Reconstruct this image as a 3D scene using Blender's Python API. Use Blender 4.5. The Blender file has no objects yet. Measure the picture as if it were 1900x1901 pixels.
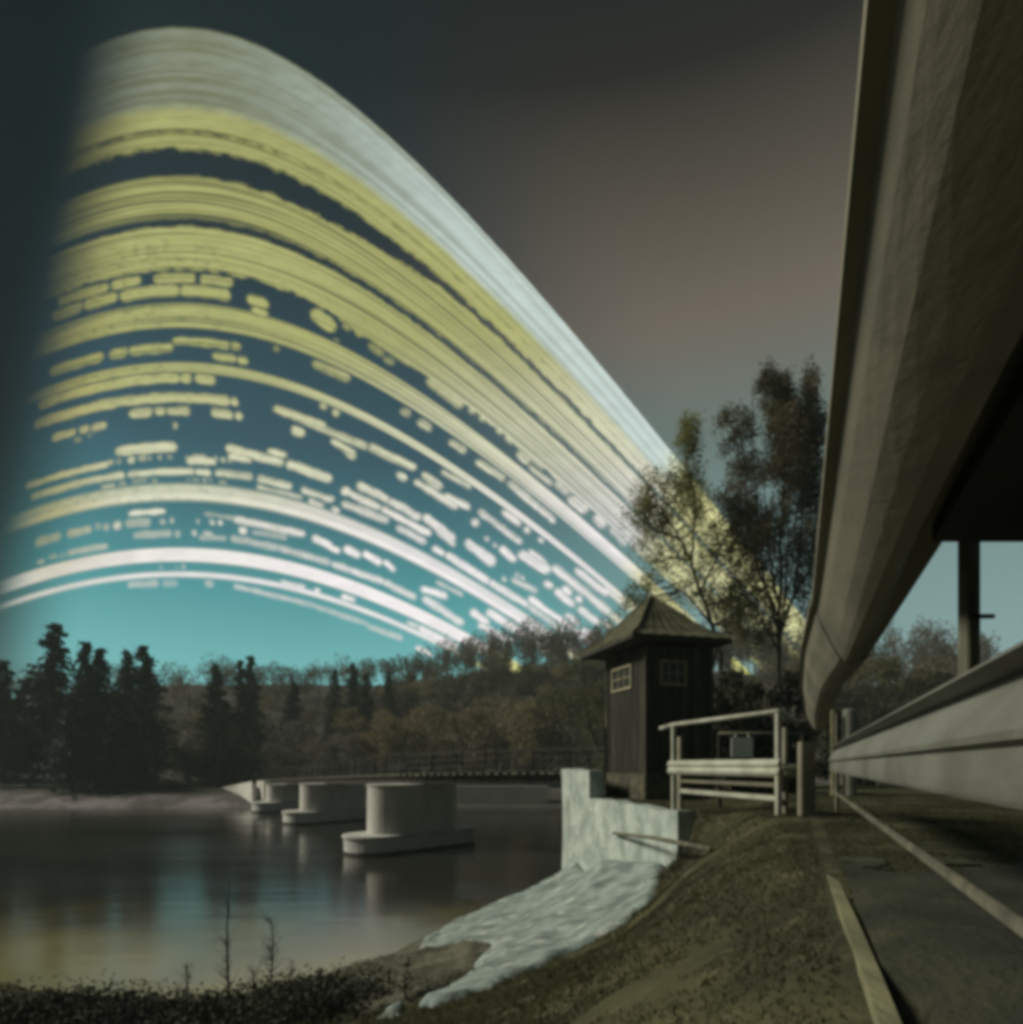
import bpy, math, random, re
import numpy as np
random.seed(7)
rng = np.random.default_rng(11)
sc = bpy.context.scene
COL = sc.collection
PI = math.pi

# ------------------------------------------------------------------ camera
F = 1200.0; CX = 950.0; HY = 1420.0            # focal length, axis and horizon in photo pixels (1900 wide)
cd = bpy.data.cameras.new('camera')
cam = bpy.data.objects.new('camera', cd); COL.objects.link(cam)
cam.location = (0, 0, 0); cam.rotation_euler = (PI/2, 0, 0)
cd.sensor_width = 36; cd.lens = 36*F/1900
cd.shift_y = (HY-950.5)/1900
cd.clip_start = 0.02; cd.clip_end = 4000
sc.camera = cam

# ------------------------------------------------------------------ world
W = bpy.data.worlds.new('World'); sc.world = W; W.use_nodes = True
nt = W.node_tree; nt.nodes.clear()
def srgb(r, g, b):
    f = lambda c: (c/255/12.92) if c/255 <= .04045 else ((c/255+.055)/1.055)**2.4
    return (f(r), f(g), f(b), 1)
SUNV = np.array([-.80, .06, .56]); SUNV /= np.linalg.norm(SUNV)
class G:                                        # tiny node-graph helper
    def __init__(s, nt): s.nt = nt
    def n(s, t, **k):
        x = s.nt.nodes.new(t)
        for a, b in k.items(): setattr(x, a, b)
        return x
    def put(s, sock, v):
        if hasattr(v, 'is_output'): s.nt.links.new(v, sock)
        else: sock.default_value = v
    def m(s, op, a, b=0.0, c=0.0):
        x = s.n('ShaderNodeMath', operation=op)
        s.put(x.inputs[0], a); s.put(x.inputs[1], b); s.put(x.inputs[2], c)
        return x.outputs[0]
    def rng(s, v, a, b, c=0., d=1., t='SMOOTHSTEP'):
        x = s.n('ShaderNodeMapRange', interpolation_type=t)
        for i, q in enumerate((v, a, b, c, d)): s.put(x.inputs[i], q)
        return x.outputs[0]
    def mix(s, f, a, b, bt='MIX'):
        x = s.n('ShaderNodeMix', data_type='RGBA', blend_type=bt)
        s.put(x.inputs[0], f); s.put(x.inputs[6], a); s.put(x.inputs[7], b)
        return x.outputs[2]
    def ramp(s, f, stops, interp='LINEAR'):
        x = s.n('ShaderNodeValToRGB'); e = x.color_ramp; e.interpolation = interp
        while len(e.elements) < len(stops): e.elements.new(.5)
        for el, (p, c) in zip(e.elements, stops): el.position = p; el.color = c
        s.put(x.inputs[0], f); return x.outputs[0]
    def noise(s, vec, scale, detail=3, rough=.5, dist=0.):
        x = s.n('ShaderNodeTexNoise'); s.put(x.inputs['Vector'], vec)
        x.inputs['Scale'].default_value = scale; x.inputs['Detail'].default_value = detail
        x.inputs['Roughness'].default_value = rough; x.inputs['Distortion'].default_value = dist
        return x.outputs[0]
g = G(nt)
tc = g.n('ShaderNodeTexCoord'); sep = g.n('ShaderNodeSeparateXYZ'); nt.links.new(tc.outputs['Generated'], sep.inputs[0])
X, Y, Z = sep.outputs
hyp = g.m('MAXIMUM', g.m('SQRT', g.m('ADD', g.m('MULTIPLY', X, X), g.m('MULTIPLY', Y, Y))), .05)
te = g.m('DIVIDE', Z, hyp)                      # tangent of the elevation
az = g.m('ARCTAN2', X, Y)
tn = g.m('DIVIDE', te, 1.4)
def R(l): return [(p/1.4, srgb(*c)) for p, c in l]
left = g.ramp(tn, R([(0, (126,200,200)), (.14, (118,194,194)), (.25, (82,158,162)), (.36, (66,118,126)), (.46, (56,88,100)),
                     (.75, (36,50,56)), (1.05, (24,36,37)), (1.3, (20,32,33))]))
right = g.ramp(tn, R([(0, (140,172,172)), (.14, (136,166,166)), (.34, (118,144,142)), (.48, (106,122,116)),
                      (.66, (112,104,93)), (.86, (82,76,66)), (1.05, (40,38,34)), (1.3, (20,27,28))]))
col = g.mix(g.rng(g.m('ADD', az, g.m('MULTIPLY', te, .30)), -.02, .45), left, right)
wob = g.noise(tc.outputs['Generated'], 3.0, 4)
col = g.mix(g.m('MULTIPLY', wob, .25), col, g.mix(.5, col, srgb(40, 44, 44)))
# the sky falls off to dark towards the left, and stays so beyond
dark = g.rng(g.m('ADD', az, g.m('MULTIPLY', te, -.10)), -.72, -.60)
col = g.mix(g.m('SUBTRACT', 1., dark), col, srgb(8, 23, 24))
col = g.mix(g.m('MULTIPLY', g.rng(az, .70, 1.15), .72), col, srgb(20, 32, 33))  # unseen sky at right and behind dimmed to darken surfaces facing the camera
col = g.mix(g.rng(Z, -.02, -.10), col, srgb(24, 32, 28))
sky = g.n('ShaderNodeTexSky', sky_type='NISHITA', sun_disc=False)
sky.sun_elevation = math.asin(SUNV[2]); sky.sun_rotation = math.atan2(SUNV[0], SUNV[1])
bg1 = g.n('ShaderNodeBackground'); g.put(bg1.inputs[0], col); bg1.inputs[1].default_value = 1.0
bg2 = g.n('ShaderNodeBackground'); g.put(bg2.inputs[0], sky.outputs[0]); bg2.inputs[1].default_value = .0012
ad = g.n('ShaderNodeAddShader'); nt.links.new(bg1.outputs[0], ad.inputs[0]); nt.links.new(bg2.outputs[0], ad.inputs[1])
wo = g.n('ShaderNodeOutputWorld'); nt.links.new(ad.outputs[0], wo.inputs[0])

# ------------------------------------------------------------------ sun, exposure
sd = bpy.data.lights.new('sun', 'SUN'); sun = bpy.data.objects.new('sun', sd); COL.objects.link(sun)
sd.energy = 3.8; sd.angle = math.radians(14); sd.color = (1, .97, .80)
import mathutils
sun.rotation_euler = mathutils.Vector(SUNV.tolist()).to_track_quat('Z', 'Y').to_euler()
vs = sc.view_settings; vs.view_transform = 'Standard'; vs.look = 'None'; vs.exposure = 0.0; vs.gamma = 1
vs.use_curve_mapping = False
try:
    sc.cycles.filter_width = 4.6
    sc.cycles.transparent_max_bounces = 12
except Exception: pass

# ------------------------------------------------------------------ helpers
def tag(o, label=None, cat=None, group=None, kind=None):
    if label: o['label'] = label
    if cat: o['category'] = cat
    if group: o['group'] = group
    if kind: o['kind'] = kind
    return o
def P(px, py, Yd):                              # a photo pixel at a known distance -> a point of the place
    return np.array([(px-CX)/F*Yd, Yd, (HY-py)/F*Yd])
def np_mesh(name, V, Fc, smooth=False):
    me = bpy.data.meshes.new(name); V = np.asarray(V, dtype=np.float32); Fc = np.asarray(Fc, dtype=np.int32)
    k = Fc.shape[1]
    me.vertices.add(len(V)); me.vertices.foreach_set('co', V.ravel())
    me.loops.add(Fc.size); me.loops.foreach_set('vertex_index', Fc.ravel())
    me.polygons.add(len(Fc)); me.polygons.foreach_set('loop_start', np.arange(0, Fc.size, k, dtype=np.int32))
    me.polygons.foreach_set('loop_total', np.full(len(Fc), k, dtype=np.int32))
    if smooth: me.polygons.foreach_set('use_smooth', np.ones(len(Fc), dtype=bool))
    me.update(calc_edges=True); return me
class MB:                                       # collects polygons, builds one mesh
    def __init__(s): s.v = []; s.f = []
    def add(s, vs, fs):
        o = len(s.v); s.v += [tuple(map(float, p)) for p in vs]; s.f += [tuple(i+o for i in f) for f in fs]; return s
    def box(s, c, size, rz=0., ax=None):
        c = np.array(c, float); hx, hy, hz = np.array(size)/2
        if ax is None: ax = np.array([[math.cos(rz), math.sin(rz), 0], [-math.sin(rz), math.cos(rz), 0], [0, 0, 1]])
        vs = [c + ax[0]*a*hx + ax[1]*b*hy + ax[2]*d*hz for a in (-1, 1) for b in (-1, 1) for d in (-1, 1)]
        return s.add(vs, [(0,1,3,2), (4,6,7,5), (0,4,5,1), (2,3,7,6), (0,2,6,4), (1,5,7,3)])
    def bar(s, a, b, w, h):                     # box from a to b
        a = np.array(a, float); b = np.array(b, float); d = b-a; L = np.linalg.norm(d); d /= L
        up = np.array([0, 0, 1.]) if abs(d[2]) < .9 else np.array([0, 1., 0])
        sd_ = np.cross(d, up); sd_ /= np.linalg.norm(sd_); u2 = np.cross(sd_, d)
        return s.box((a+b)/2, (L, w, h), ax=np.array([d, sd_, u2]))
    def tube(s, pts, rad, n=8, cap=True):
        pts = [np.array(p, float) for p in pts]; rad = rad if hasattr(rad, '__len__') else [rad]*len(pts)
        vs = []; fs = []
        for i, p in enumerate(pts):
            d = pts[min(i+1, len(pts)-1)] - pts[max(i-1, 0)]; d /= np.linalg.norm(d)+1e-9
            up = np.array([0, 1., 0]) if abs(d[2]) > .7 else np.array([0, 0, 1.])
            a = np.cross(d, up); a /= np.linalg.norm(a); b = np.cross(d, a)
            for k in range(n):
                t = 2*PI*k/n; vs.append(p + rad[i]*(math.cos(t)*a + math.sin(t)*b))
        for i in range(len(pts)-1):
            for k in range(n):
                fs.append((i*n+k, i*n+(k+1) % n, (i+1)*n+(k+1) % n, (i+1)*n+k))
        if cap: fs += [tuple(range(n)), tuple(reversed(range((len(pts)-1)*n, len(pts)*n)))]
        return s.add(vs, fs)
    def sweep(s, prof, stations):               # prof: list of (a,b); stations: functions mapping (a,b)->point
        n = len(prof); vs = [st(a, b) for st in stations for a, b in prof]; fs = []
        for i in range(len(stations)-1):
            for k in range(n): fs.append((i*n+k, i*n+(k+1) % n, (i+1)*n+(k+1) % n, (i+1)*n+k))
        fs += [tuple(range(n)), tuple(reversed(range((len(stations)-1)*n, len(stations)*n)))]
        return s.add(vs, fs)
    def build(s, name, mat, parent=None, smooth=False, bevel=0):
        me = bpy.data.meshes.new(name); me.from_pydata(s.v, [], s.f); me.update()
        import bmesh
        bm = bmesh.new(); bm.from_mesh(me); bmesh.ops.recalc_face_normals(bm, faces=bm.faces)
        if bevel: bmesh.ops.bevel(bm, geom=bm.edges[:], offset=bevel, segments=2, affect='EDGES', clamp_overlap=True)
        bm.to_mesh(me); bm.free()
        return link(name, me, mat, parent, smooth)
def link(name, me, mat, parent=None, smooth=False):
    if smooth: me.polygons.foreach_set('use_smooth', np.ones(len(me.polygons), dtype=bool))
    if mat and not me.materials: me.materials.append(mat)
    o = bpy.data.objects.new(name, me); COL.objects.link(o)
    if parent:
        o.parent = parent; o.matrix_parent_inverse = mathutils.Matrix.Translation(-mathutils.Vector(parent.location))
    return o
def empty(name, loc=(0, 0, 0)):
    o = bpy.data.objects.new(name, None); COL.objects.link(o); o.location = tuple(float(q) for q in loc); o.empty_display_size = .2
    return o
def vnoise(x, y, seed=0):                       # smooth value noise, vectorised
    xi = np.floor(x).astype(np.int64); yi = np.floor(y).astype(np.int64); xf = x-xi; yf = y-yi
    def h(a, b):
        n = (a*374761393 + b*668265263 + seed*1442695041) & 0xffffffff
        n = ((n ^ (n >> 13))*1274126177) & 0xffffffff
        return ((n ^ (n >> 16)) & 0xffff)/65535.
    u = xf*xf*(3-2*xf); v = yf*yf*(3-2*yf)
    return (h(xi, yi)*(1-u)+h(xi+1, yi)*u)*(1-v) + (h(xi, yi+1)*(1-u)+h(xi+1, yi+1)*u)*v
def fbm(x, y, o=4, seed=0):
    r = 0; a = .5; t = 0
    for i in range(o): r = r + a*vnoise(x*2**i, y*2**i, seed+i*17); t += a; a *= .5
    return r/t
def sstep(x, a, b):
    t = np.clip((x-a)/(b-a), 0, 1); return t*t*(3-2*t)

# ------------------------------------------------------------------ materials
def mat(name, base, alt=None, scale=3., rough=.8, bump=.3, bscale=None, detail=5, stretch=(1, 1, 1), metal=0., spec=.3, thr=(.35, .65), extra=None, transl=0.):
    m = bpy.data.materials.new(name); m.use_nodes = True; t = m.node_tree; t.nodes.clear(); g = G(t)
    tc = g.n('ShaderNodeTexCoord'); mp = g.n('ShaderNodeMapping'); mp.inputs['Scale'].default_value = stretch
    t.links.new(tc.outputs['Object'], mp.inputs[0]); v = mp.outputs[0]
    b = g.n('ShaderNodeBsdfPrincipled')
    n1 = g.noise(v, scale, detail, .6)
    alt = alt or tuple(c*.6 for c in base)
    c = g.mix(g.rng(n1, *thr), base+(1,), alt+(1,))
    if extra:
        for (ec, esc, lo, hi, est) in extra:
            mp2 = g.n('ShaderNodeMapping'); mp2.inputs['Scale'].default_value = est; mp2.inputs['Location'].default_value = (esc, 3.1, esc*2)
            t.links.new(tc.outputs['Object'], mp2.inputs[0])
            c = g.mix(g.rng(g.noise(mp2.outputs[0], esc, 6, .65), lo, hi), c, ec+(1,))
    g.put(b.inputs['Base Color'], c)
    b.inputs['Roughness'].default_value = rough; b.inputs['Metallic'].default_value = metal
    b.inputs['Specular IOR Level'].default_value = spec
    if bump:
        bp = g.n('ShaderNodeBump'); bp.inputs['Strength'].default_value = bump; bp.inputs['Distance'].default_value = .03
        g.put(bp.inputs['Height'], g.noise(v, bscale or scale*4, 6, .65)); t.links.new(bp.outputs[0], b.inputs['Normal'])
    out = g.n('ShaderNodeOutputMaterial')
    if transl:
        tr = g.n('ShaderNodeBsdfTranslucent'); g.put(tr.inputs[0], c)
        mx = g.n('ShaderNodeMixShader'); mx.inputs[0].default_value = transl
        t.links.new(b.outputs[0], mx.inputs[1]); t.links.new(tr.outputs[0], mx.inputs[2]); t.links.new(mx.outputs[0], out.inputs[0])
    else: t.links.new(b.outputs[0], out.inputs[0])
    return m
M = {}
M['concrete'] = mat('pale_concrete', (.38, .43, .40), (.22, .26, .24), 2.2, .9, .8, 9, extra=[((.16, .18, .14), 2.3, .56, .74, (1, 1, .5)), ((.5, .52, .47), 5., .55, .7, (1, 1, 1))])
M['slab'] = mat('weathered_stone_slab', (.29, .34, .32), (.13, .165, .155), 3.6, .95, 1., 14, stretch=(.7, 1.3, 1), extra=[((.13, .15, .12), 2.1, .55, .70, (.7, 2.4, 1)), ((.48, .49, .45), 3., .56, .68, (.6, 2., 1))])
M['moss'] = mat('mossy_brown_stone', (.12, .115, .08), (.045, .045, .03), 3.4, .95, 1., 9, extra=[((.26, .27, .23), 1.7, .58, .70, (.8, 2., 1))])
M['gshade'] = mat('painted_ground_shade', (.046, .048, .030), (.022, .026, .018), 2.2, .97, 1., 26, extra=[((.075, .07, .038), 2.6, .54, .7, (1, 1, 1))])  # dark turf tone with the lower right darkening painted in
M['pier'] = mat('pier_concrete', (.50, .48, .45), (.38, .37, .34), .8, .9, .4, 6, stretch=(1, 1, .6), extra=[((.16, .16, .14), .9, .60, .78, (2.2, 2.2, .25))])
M['dwood'] = mat('dark_tarred_wood', (.035, .034, .028), (.018, .019, .017), 3, .8, .5, 14, stretch=(3, 3, .4))
M['lwood'] = mat('grey_weathered_wood', (.16, .15, .11), (.08, .08, .06), 3, .85, .5, 14, stretch=(3, 3, .5))
M['roof'] = mat('mossy_roof_boards', (.13, .125, .075), (.06, .062, .04), 3.5, .9, .7, 20, stretch=(1, 1, 2))
M['plinth'] = mat('rubble_plinth', (.10, .09, .06), (.04, .04, .03), 5, .95, .9, 9)
M['white'] = mat('pale_painted_steel', (.38, .39, .33), (.27, .27, .22), 4, .55, .15, 30, extra=[((.16, .14, .09), 6., .62, .75, (1, 1, 1))])
M['galv'] = mat('dull_galvanised_steel', (.145, .15, .128), (.095, .095, .08), 2.5, .6, .15, 30, spec=.5, stretch=(1, .35, 1), extra=[((.11, .10, .07), 3., .58, .78, (1, .3, 1))])
M['galvd'] = mat('dirty_olive_steel', (.20, .185, .14), (.13, .125, .095), 2.5, .65, .10, 30, stretch=(1, .3, 1), extra=[((.06, .06, .045), 3., .55, .78, (1, .3, 1))])
M['dsteel'] = mat('dark_rusted_steel', (.04, .036, .03), (.02, .02, .018), 3, .7, .3, 20)
M['kerb'] = mat('timber_edging', (.20, .19, .11), (.12, .12, .07), 3, .9, .4, 20, stretch=(3, .6, 1))
M['bark'] = mat('dark_bark', (.040, .036, .026), (.02, .02, .015), 4, .9, .5, 15, stretch=(2, 2, .5))
M['barkg'] = mat('grey_bark', (.09, .085, .075), (.045, .045, .04), 4, .9, .4, 15, stretch=(2, 2, .5))
def leaf(name, a, b, tr=.35, sc_=.6): return mat(name, a, b, sc_, .8, 0, transl=tr, detail=3)
M['spruce'] = leaf('spruce_needles', (.046, .054, .060), (.024, .030, .036), .1)
M['spruce2'] = leaf('olive_conifer_needles', (.040, .042, .026), (.02, .024, .017), .1)
M['decid'] = leaf('brown_green_leaves', (.24, .195, .11), (.13, .11, .068), .25, .3)
M['decid2'] = leaf('mauve_brown_twigs', (.19, .165, .15), (.12, .105, .10), .2, .3)
M['decid3'] = leaf('leafless_brown_wood', (.15, .12, .075), (.08, .068, .05), .2, .08)
M['olive'] = leaf('olive_leaves', (.095, .088, .034), (.045, .046, .022), .4, .4)
M['bright'] = leaf('yellow_green_leaves', (.26, .26, .08), (.11, .12, .04), .5, .5)
M['tallb'] = leaf('dark_olive_leaves', (.13, .112, .062), (.06, .055, .033), .3, .5)
M['weeds'] = leaf('dull_weeds', (.13, .12, .075), (.06, .058, .035), .3, 2.)
M['bare'] = leaf('bare_twigs', (.07, .065, .06), (.04, .04, .04), .1)
M['hedge'] = leaf('dark_bush_leaves', (.040, .042, .024), (.02, .023, .015), .2)
M['glass'] = mat('old_window_glass', (.03, .035, .03), None, 2, .35, 0, spec=.35)
M['sign'] = mat('blank_pale_sign', (.78, .80, .74), (.66, .68, .62), 3, .6, .05)
M['grassb'] = leaf('grass_blades', (.085, .083, .042), (.055, .055, .03), .6, 1.2)

# ground: turf, dirt and lake-bed mud mixed by place
def ground_material():
    m = bpy.data.materials.new('rough_turf'); m.use_nodes = True; t = m.node_tree; t.nodes.clear(); g = G(t)
    tc = g.n('ShaderNodeTexCoord'); v = tc.outputs['Object']; b = g.n('ShaderNodeBsdfPrincipled')
    c = g.mix(g.rng(g.noise(v, 1.1, 6, .6), .35, .65), (.070, .068, .036, 1), (.034, .036, .023, 1))
    c = g.mix(g.rng(g.noise(v, 6., 4, .7), .5, .75), c, (.115, .105, .06, 1))
    sp = g.n('ShaderNodeSeparateXYZ'); t.links.new(v, sp.inputs[0])
    far = g.rng(sp.outputs[1], 40., 58.)
    c = g.mix(far, c, g.mix(g.rng(g.noise(v, .15, 5, .6), .4, .6), (.085, .078, .068, 1), (.055, .052, .048, 1)))
    beach = g.m('MULTIPLY', g.m('MULTIPLY', far, g.rng(sp.outputs[0], -12., -20.)), g.rng(sp.outputs[2], -2.6, -3.2))
    c = g.mix(beach, c, g.mix(g.rng(g.noise(v, .4, 6, .7), .4, .6), (.20, .18, .185, 1), (.09, .08, .08, 1)))
    g.put(b.inputs['Base Color'], c); b.inputs['Roughness'].default_value = .95; b.inputs['Specular IOR Level'].default_value = .1
    bp = g.n('ShaderNodeBump'); bp.inputs['Strength'].default_value = .8; bp.inputs['Distance'].default_value = .05
    g.put(bp.inputs['Height'], g.noise(v, 9, 6, .7)); t.links.new(bp.outputs[0], b.inputs['Normal'])
    o = g.n('ShaderNodeOutputMaterial'); t.links.new(b.outputs[0], o.inputs[0]); return m
M['ground'] = ground_material()
def water_material():
    m = bpy.data.materials.new('still_dark_water'); m.use_nodes = True; t = m.node_tree; t.nodes.clear(); g = G(t)
    tc = g.n('ShaderNodeTexCoord'); mp = g.n('ShaderNodeMapping'); mp.inputs['Scale'].default_value = (.35, 1., 1)
    t.links.new(tc.outputs['Object'], mp.inputs[0])
    b = g.n('ShaderNodeBsdfPrincipled'); b.inputs['Base Color'].default_value = (.016, .016, .013, 1)
    b.inputs['IOR'].default_value = 1.8; b.inputs['Specular Tint'].default_value = (1, .82, .82, 1)
    sp = g.n('ShaderNodeSeparateXYZ'); t.links.new(tc.outputs['Object'], sp.inputs[0])
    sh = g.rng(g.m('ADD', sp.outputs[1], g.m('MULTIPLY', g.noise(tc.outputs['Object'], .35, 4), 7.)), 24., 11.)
    g.put(b.inputs['Base Color'], g.mix(sh, (.016, .016, .013, 1), (.25, .205, .06, 1)))  # yellow glow of the reflected sky painted into the water colour near the bank
    g.put(b.inputs['Roughness'], g.rng(g.noise(mp.outputs[0], .12, 4, .6), .35, .7, .12, .20))
    bp = g.n('ShaderNodeBump'); bp.inputs['Strength'].default_value = .10; bp.inputs['Distance'].default_value = .1
    g.put(bp.inputs['Height'], g.noise(mp.outputs[0], 1.3, 4, .5)); t.links.new(bp.outputs[0], b.inputs['Normal'])
    o = g.n('ShaderNodeOutputMaterial'); t.links.new(b.outputs[0], o.inputs[0]); return m
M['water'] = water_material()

# ------------------------------------------------------------------ terrain
WL = -4.0
LAKE = np.array([(-90, 18), (-60, 15), (-20, 11.5), (-7.7, 8.8), (-5.5, 8), (-3.44, 7.5), (-2.6, 7.9), (-1.13, 10.4), (.62, 13.85), (2.35, 14.6), (3.4, 18),
                 (4.5, 30), (14, 56), (5, 60), (-10, 61), (-24, 60), (-40, 59.5), (-60, 61), (-120, 66), (-120, 25)], float)
def seg_d(x, y, poly, closed=True):
    best = np.full(x.shape, 1e9); n = len(poly)
    for i in range(n if closed else n-1):
        a = poly[i]; b = poly[(i+1) % n]; d = b-a
        t = np.clip(((x-a[0])*d[0]+(y-a[1])*d[1])/(d@d), 0, 1)
        best = np.minimum(best, np.hypot(x-a[0]-t*d[0], y-a[1]-t*d[1]))
    return best
def inside(x, y, poly):
    r = np.zeros(x.shape, bool); n = len(poly)
    for i in range(n):
        a = poly[i]; b = poly[(i+1) % n]
        c = ((a[1] > y) != (b[1] > y)) & (x < (b[0]-a[0])*(y-a[1])/(b[1]-a[1]+1e-12)+a[0]); r ^= c
    return r
CT = np.array([(0.6,0,-.62),(1,2,-.60),(1.5,4,-.62),(2.3,6,-.62),(3,8.5,-.6),(3.5,10,-.65),(4,13,-.7),(6,3,-.6),(8,8,-.6),(8,14,-.7),(3,0,-.6),
 (1.1,0.8,-.6),(1.4,2.9,-.6),(2.6,7.2,-.61),(1.9,5,-.61),
 (2.15,9,-1.58),(1.5,7.7,-1.8),(.88,7,-1.9),(.26,6.3,-2.0),(-.84,5.6,-2.1),(-2,5.5,-2.3),(-3.2,6,-2.5),(-.5,2,-1.5),(-2,3,-2.0),
 (0,0,-.95),(-1,0,-1.6),(-3,0,-2.5),(-6,4,-2.7),(.3,3.5,-1.35),(1.3,6.3,-1.52),(1.75,6.3,-1.0),(.7,5,-1.55),(2.0,7.7,-1.42),(2.45,8.0,-.90),(2.75,8.6,-.68),
 (-2.6,7.9,-2.75),(-3.44,7.5,-2.8),(-5.5,8,-2.8),(-7.7,8.8,-2.8),(1.19,15,-2.5),(-.1,12.4,-2.6),(-1.13,10.4,-2.65),
 (1.9,12,-2.1),(1.75,13,-2.2),(3,12,-.66),(2.6,14.5,-.7),(2.4,10,-.66),(4,16,-.7)], float)
def tps_fit(c):
    d = np.hypot(c[:, None, 0]-c[None, :, 0], c[:, None, 1]-c[None, :, 1]); K = d*1.0
    n = len(c); A = np.zeros((n+3, n+3)); A[:n, :n] = -K - np.eye(n)*-.02; A[:n, n] = 1; A[:n, n+1:] = c[:, :2]; A[n, :n] = 1; A[n+1:, :n] = c[:, :2].T
    return np.linalg.solve(A, np.concatenate([c[:, 2], np.zeros(3)]))
TW = tps_fit(CT)
def near_z(x, y):
    r = TW[len(CT)] + TW[len(CT)+1]*x + TW[len(CT)+2]*y
    for w, c in zip(TW, CT): r = r - w*np.hypot(x-c[0], y-c[1])
    return np.clip(r, -2.85, -.55)
def ground_z(x, y):
    x = np.asarray(x, float); y = np.asarray(y, float)
    d = seg_d(x, y, LAKE); ins = inside(x, y, LAKE)
    xc = np.clip(x, -8, 8); yc = np.clip(y, -1, 15)
    zn = near_z(xc, yc)
    zn = zn + (fbm(x*1.7, y*1.7, 4, 3)-.5)*.16*sstep(-zn, .64, 1.1) + (fbm(x*6, y*6, 2, 9)-.5)*.03*sstep(-zn, .7, 1.2)
    side = (x-1.19)*.984 + (y-15.1)*.179
    zn = zn + (-.67-zn)*sstep(side, .10, .26)*sstep(y, 8.35, 8.8)*(1-sstep(x, 3.4, 4.2))
    zn = np.where((side < .25) & (y > 8.9) & (y < 15.5), np.minimum(zn, -1.45-.12*(y-9)), zn)
    hx = np.interp(x, [-260, -119, -90, -75, -55, -30, -6, 19, 44, 70, 101, 150, 300], [10, 15, 17.5, 18.6, 18.6, 18, 21, 22.5, 20, 14, 12, 9, 8])
    zf = -4 + .27*np.minimum(d, 6) + (hx+2.4)*sstep(d, 9, 92) + (fbm(x*.09, y*.09, 4, 5)-.5)*1.6*sstep(d, 4, 14)
    zf = np.where(y > 45, zf, -4+.27*np.minimum(d, 6)+ (hx*.2)*sstep(d, 9, 92))
    w = sstep(y, 20, 46)
    far_left = sstep(-x, 8, 60)*0
    z = zn*(1-w) + zf*w
    zi_near = zn - 1.6*d; zi_far = WL - .35*d
    zi = np.maximum(np.where(y > 45, zi_far, zi_near), -6.5)
    wi = sstep(y, 24, 40); zi = np.maximum(zi_near*(1-wi) + zi_far*wi, -6.5)
    return np.where(ins, zi, z)
def axis_pts(lo, hi, step, far_lo, far_hi, grow=1.10):
    a = list(np.arange(lo, hi+step/2, step)); s = step
    while a[-1] < far_hi: s *= grow; a.append(a[-1]+s)
    s = step
    while a[0] > far_lo: s *= grow; a.insert(0, a[0]-s)
    return np.array(a)
gx = axis_pts(-9, 5, .09, -480, 480, 1.06); gy = axis_pts(-1, 16, .09, -100, 600, 1.06)
GX, GY = np.meshgrid(gx, gy); GZ = ground_z(GX, GY)
nx, ny = len(gx), len(gy)
idx = np.arange(nx*ny).reshape(ny, nx)
Fq = np.stack([idx[:-1, :-1], idx[:-1, 1:], idx[1:, 1:], idx[1:, :-1]], -1).reshape(-1, 4)
tag(link('ground', np_mesh('ground', np.stack([GX, GY, GZ], -1).reshape(-1, 3), Fq, True), M['ground']), kind='structure')
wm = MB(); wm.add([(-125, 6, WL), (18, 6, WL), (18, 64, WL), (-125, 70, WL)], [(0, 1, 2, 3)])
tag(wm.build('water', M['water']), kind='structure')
def gz(x, y): return float(ground_z(np.array([x]), np.array([y]))[0])

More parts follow.
